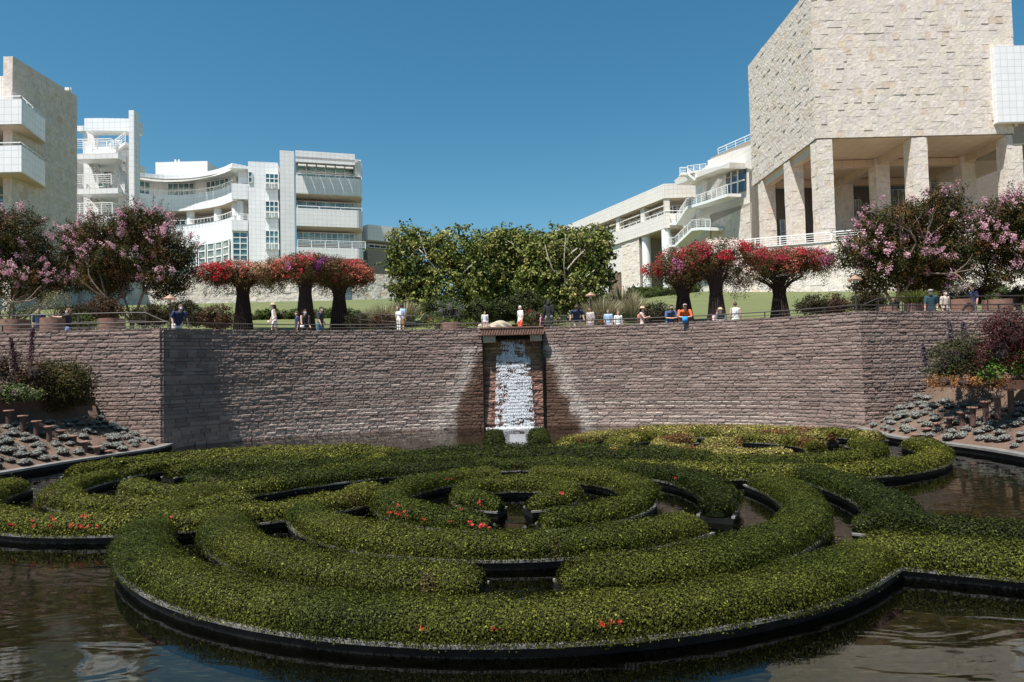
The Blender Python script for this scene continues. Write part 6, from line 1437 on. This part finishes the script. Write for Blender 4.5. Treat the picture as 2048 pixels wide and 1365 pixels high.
    for s_ in (-1, 1): ball(e, hc+Vector((s_*.017, -.0475, .006)), .0065, (1.2, .6, .8), 6)
    if 'glasses' in extras: e.box(hc+Vector((0, -.054, .006)), (.085, .008, .022))
    if 'mask' not in extras: e.box(hc+Vector((0, -.0535, -.034)), (.024, .004, .004))
    finish(e, 'face_features', cloth('dark_feature', (.02, .012, .01)), 0)
    if 'beard' in extras: k_ = MB(); ball(k_, hc+Vector((0, -.020, -.036)), .038, (.95, 1, .85)); finish(k_, 'beard', cloth('hair_20', (.02, .015, .012)), .01)
    if 'mask' in extras: k_ = MB(); ball(k_, hc+Vector((0, -.024, -.026)), .036, (1, 1, .85)); finish(k_, 'face_mask', cloth('pale_blue_mask', (.45, .58, .68)), .01)
    if 'hat' in extras:
        k_ = MB(); k_.lathe([(.105, 0), (.103, .006), (.058, .014), (.055, .055), (.035, .066), (.004, .068)], hc+Vector((0, 0, .032)), 20); finish(k_, 'hat', cloth('straw', (.42, .31, .20)), 0)
    if 'cap' in extras:
        k_ = MB(); ball(k_, hc+Vector((0, .004, .030)), .058, (.95, 1.05, .75)); k_.box(hc+Vector((0, -.075, .030)), (.075, .06, .008)); finish(k_, 'cap', cloth('grey_cap', (.28, .25, .22)), .010)
    if 'backpack' in extras:
        k_ = MB(); loft(k_, [(0, .095, .60, .055, .035), (0, .10, .64, .068, .045), (0, .10, .76, .066, .042), (0, .09, .80, .045, .03)]); finish(k_, 'backpack', cloth('salmon_backpack', (.50, .20, .15)), .012)
    if 'bag' in extras:
        ha = A[0][2]; k_ = MB(); k_.prism([(ha.x-.06, ha.y-.045), (ha.x+.07, ha.y-.045), (ha.x+.07, ha.y-.02), (ha.x-.06, ha.y-.02)], ha.z-.15, ha.z+.02); finish(k_, 'blue_bag', cloth('bright_blue', (.01, .25, .60)), 0)
    if 'paper' in extras:
        ha = A[0][2]; k_ = MB(); k_.box(ha+Vector((-.02, -.04, -.01)), (.11, .03, .07)); finish(k_, 'white_parcel', cloth('white_paper', (.75, .74, .70)), 0)
    if 'phone' in extras:
        ha = A[0][2]; k_ = MB(); k_.box(ha+Vector((0.01, -.055, .02)), (.045, .006, .075)); finish(k_, 'phone', cloth('phone_black', (.02, .02, .02)), 0)
    if 'strap' in extras:
        k_ = MB(); k_.tube([(-.07, .02, .83), (0.0, -.072, .70), (.085, -.03, .56)], .006, 6).tube([(-.07, .02, .83), (0.0, .072, .70), (.085, .03, .56)], .006, 6); finish(k_, 'strap', cloth('strap', (.06, .07, .10)), 0)
    return t
NAVY = ('navy_cloth', (.018, .030, .085)); BLK = ('black_cloth', (.012, .012, .014)); WHT = ('white_cloth', (.72, .70, .68)); KH = ('khaki_cloth', (.50, .42, .32)); DEN = ('denim', (.16, .24, .42)); BLU = ('blue_cloth', (.05, .09, .19)); ORG = ('orange_cloth', (.60, .12, .03)); LBL = ('light_blue_cloth', (.32, .45, .66)); PNK = ('pale_pink_cloth', (.58, .42, .38)); GRY = ('grey_cloth', (.11, .115, .14)); TEAL = ('dark_teal_cloth', (.012, .045, .06))
point_ = (Vector((-.14, -.11, .775)), Vector((-.15, -.30, .80)))
person(78, 616, 30.5, 1.70, 20, 'person in a dark blue top half hidden between the two left planters', top=NAVY, legs='long', bottom=BLK)
person(137, 617, 27.75, 1.66, -75, 'woman in a black top and denim shorts pointing left, wearing a pale mask', top=BLK, sleeve=.28, bottom=DEN, hair=(.14, .08, .04), hairlen=.05, extras=('mask',), arms=(None, ((.10, -.15, .77), (.06, -.30, .79))))
person(354, 610, 27.55, 1.74, 48, 'man in a navy polo and white shorts leaning on the corner rail', pose='lean', top=NAVY, sleeve=.42, bottom=WHT, hair=(.10, .06, .035), extras=('mask',), arms=(((-.16, -.10, .66), (-.15, -.16, .50)), ((.16, -.14, .66), (.17, -.20, .50))), wide=1.15)
person(549, 606, 31.3, 1.70, -70, 'woman in a white dress and pale hat walking left with long dark hair', pose='walk', top=WHT, sleeve=0, extras=('dress', 'hat', 'mask', 'paper'), hairlen=.13)
person(594, 623, 31.8, 1.55, -60, 'girl in a dark blue top behind the woman in black', top=NAVY, sleeve=.3, bottom=BLK, legs='long', hair=(.05, .03, .02), hairlen=.08)
person(609, 620, 31.6, 1.62, 40, 'woman in a sleeveless black top with a mask walking right', pose='walk', top=BLK, sleeve=0, bottom=BLK, legs='long', hair=(.06, .03, .02), hairlen=.05, extras=('mask', 'paper'))
person(640, 614, 31.8, 1.70, 65, 'boy in a dark shirt and jeans with a white mask walking right', pose='walk', top=('charcoal_cloth', (.03, .03, .04)), sleeve=.4, bottom=('blue_jeans', (.03, .12, .24)), legs='long', extras=('mask',))
person(803, 609, 38.5, 1.65, 170, 'person in a light blue top and tan shorts seen from behind under the plane trees', top=LBL, sleeve=.3, bottom=('tan_cloth', (.40, .20, .07)), arms=(None, ((.16, -.05, .83), (.20, -.12, .90))))
person(797, 616, 38.0, 1.35, 150, 'small person in white standing next to the light blue top', top=WHT, sleeve=.4, bottom=WHT, legs='long')
person(970, 641, 33.9, 1.15, 10, 'child in a white shirt sitting at the left end of the bridge', pose='sit', top=WHT, sleeve=.4, bottom=DEN, hair=(.10, .06, .03))
person(1040, 612, 36.5, 1.62, -60, 'elderly man in a white shirt and red shorts standing above the waterfall', top=WHT, sleeve=.4, bottom=('red_cloth', (.62, .09, .05)), hair=(.55, .52, .50), extras=('strap',), wide=1.1)
person(1083, 627, 34.2, 1.28, -120, 'girl in a purple dress beside the coated woman', top=('purple_cloth', (.13, .015, .12)), sleeve=0, extras=('dress',), hair=(.03, .02, .015), hairlen=.06)
person(1097, 599, 34.3, 1.78, 165, 'woman in a long black coat and grey trousers seen from behind', top=BLK, sleeve=.95, bottom=('light_grey_cloth', (.30, .31, .34)), legs='long', extras=('coat',), hairlen=.03)
person(1152, 609, 33.3, 1.78, 0, 'bearded man in a navy short-sleeved shirt with arms spread on the rail', pose='lean', top=NAVY, sleeve=.42, bottom=KH, skin='tan', extras=('beard', 'glasses'), arms=(((-.165, -.08, .68), (-.185, -.20, .555)), ((.165, -.08, .68), (.185, -.20, .555))), wide=1.15)
person(1180, 614, 33.7, 1.72, -50, 'man in a pale plaid shirt looking left beside the bearded man', top=('pale_plaid', (.42, .36, .34)), sleeve=.45, bottom=('patterned_shorts', (.20, .17, .22)), skin='tan', hair=(.02, .015, .012), extras=('strap',))
person(1216, 619, 34.0, 1.50, -15, 'child in a light blue shirt with fair arms behind the rail', top=LBL, sleeve=.4, bottom=PNK, hair=(.12, .07, .04))
person(1236, 622, 34.0, 1.48, 15, 'woman in a white top and black skirt with loose hair', top=WHT, sleeve=.7, bottom=BLK, legs='skirt', hair=(.20, .12, .06), hairlen=.06)
person(1284, 613, 32.3, 1.68, 62, 'woman in a straw hat with a salmon backpack looking at her phone', top=PNK, sleeve=.1, bottom=WHT, hair=(.015, .012, .01), hairlen=.05, extras=('hat', 'backpack', 'phone'), arms=(((-.13, -.10, .67), (-.07, -.20, .70)), ((.13, -.10, .67), (.05, -.20, .68))))
person(1338, 611, 31.9, 1.74, 5, 'dark haired man in a grey blue t-shirt resting clasped hands on the rail', pose='lean', top=BLU, sleeve=.42, bottom=('blue_jeans', (.03, .12, .24)), legs='long', extras=('beard',), wide=1.1)
person(1367, 607, 31.7, 1.78, -5, 'man in a bright orange shirt and grey cap holding a blue bag', pose='lean', top=ORG, sleeve=.44, bottom=('rust_cloth', (.28, .05, .02)), extras=('cap', 'bag', 'glasses'), wide=1.3)
person(1427, 622, 31.9, 1.42, 20, 'child in pale pink leaning low on the rail beside the grey hatted person', pose='lean', top=PNK, sleeve=.4, bottom=WHT, hair=(.10, .05, .03), hairlen=.04)
person(1441, 616, 31.7, 1.56, -20, 'person in dark grey with a pale sun hat bending over the rail', pose='lean', top=GRY, sleeve=.9, bottom=GRY, legs='long', hair=(.12, .1, .09), extras=('hat', 'mask'))
person(1470, 604, 31.5, 1.70, 175, 'woman in a white tank top seen from behind, brown hair in a bun', top=WHT, sleeve=0, bottom=WHT, hair=(.10, .05, .025), extras=('bun', 'strap'), wide=1.05)
person(1787, 594, 30.6, 1.50, -60, 'person in black half hidden left of the forked tree trunk', top=BLK, sleeve=.5, bottom=BLK, legs='long', hair=(.10, .05, .03), hairlen=.04)
person(1861, 577, 29.0, 1.76, -35, 'man in a dark teal t-shirt and cap walking along the right rail', pose='walk', top=TEAL, sleeve=.42, bottom=('dark_navy', (.015, .02, .035)), legs='long', extras=('cap', 'mask'), skin='tan')
person(1889, 581, 29.3, 1.66, 20, 'woman in a beige blouse and black trousers beside the right planter', top=('beige_cloth', (.50, .41, .34)), sleeve=.6, bottom=BLK, legs='long', hair=(.02, .015, .012), extras=('mask',))
person(1944, 572, 32.2, 1.70, -70, 'person in a dark blue top in profile behind the right planters', top=NAVY, sleeve=.4, bottom=GRY, legs='long')
person(1267, 568, 112, 1.75, 170, 'distant person in black walking up to the long white building', pose='walk', top=BLK, sleeve=.4, bottom=BLK, legs='long')
person(1275, 569, 112, 1.72, 170, 'distant person in white beside the one in black by the building', pose='walk', top=WHT, sleeve=.4, bottom=('beige_cloth', (.50, .41, .34)), legs='long')
person(1246, 572, 108, 1.68, 90, 'distant person in pink half hidden by the grasses near the building', top=('pink_cloth', (.60, .28, .24)), sleeve=.4, bottom=KH)
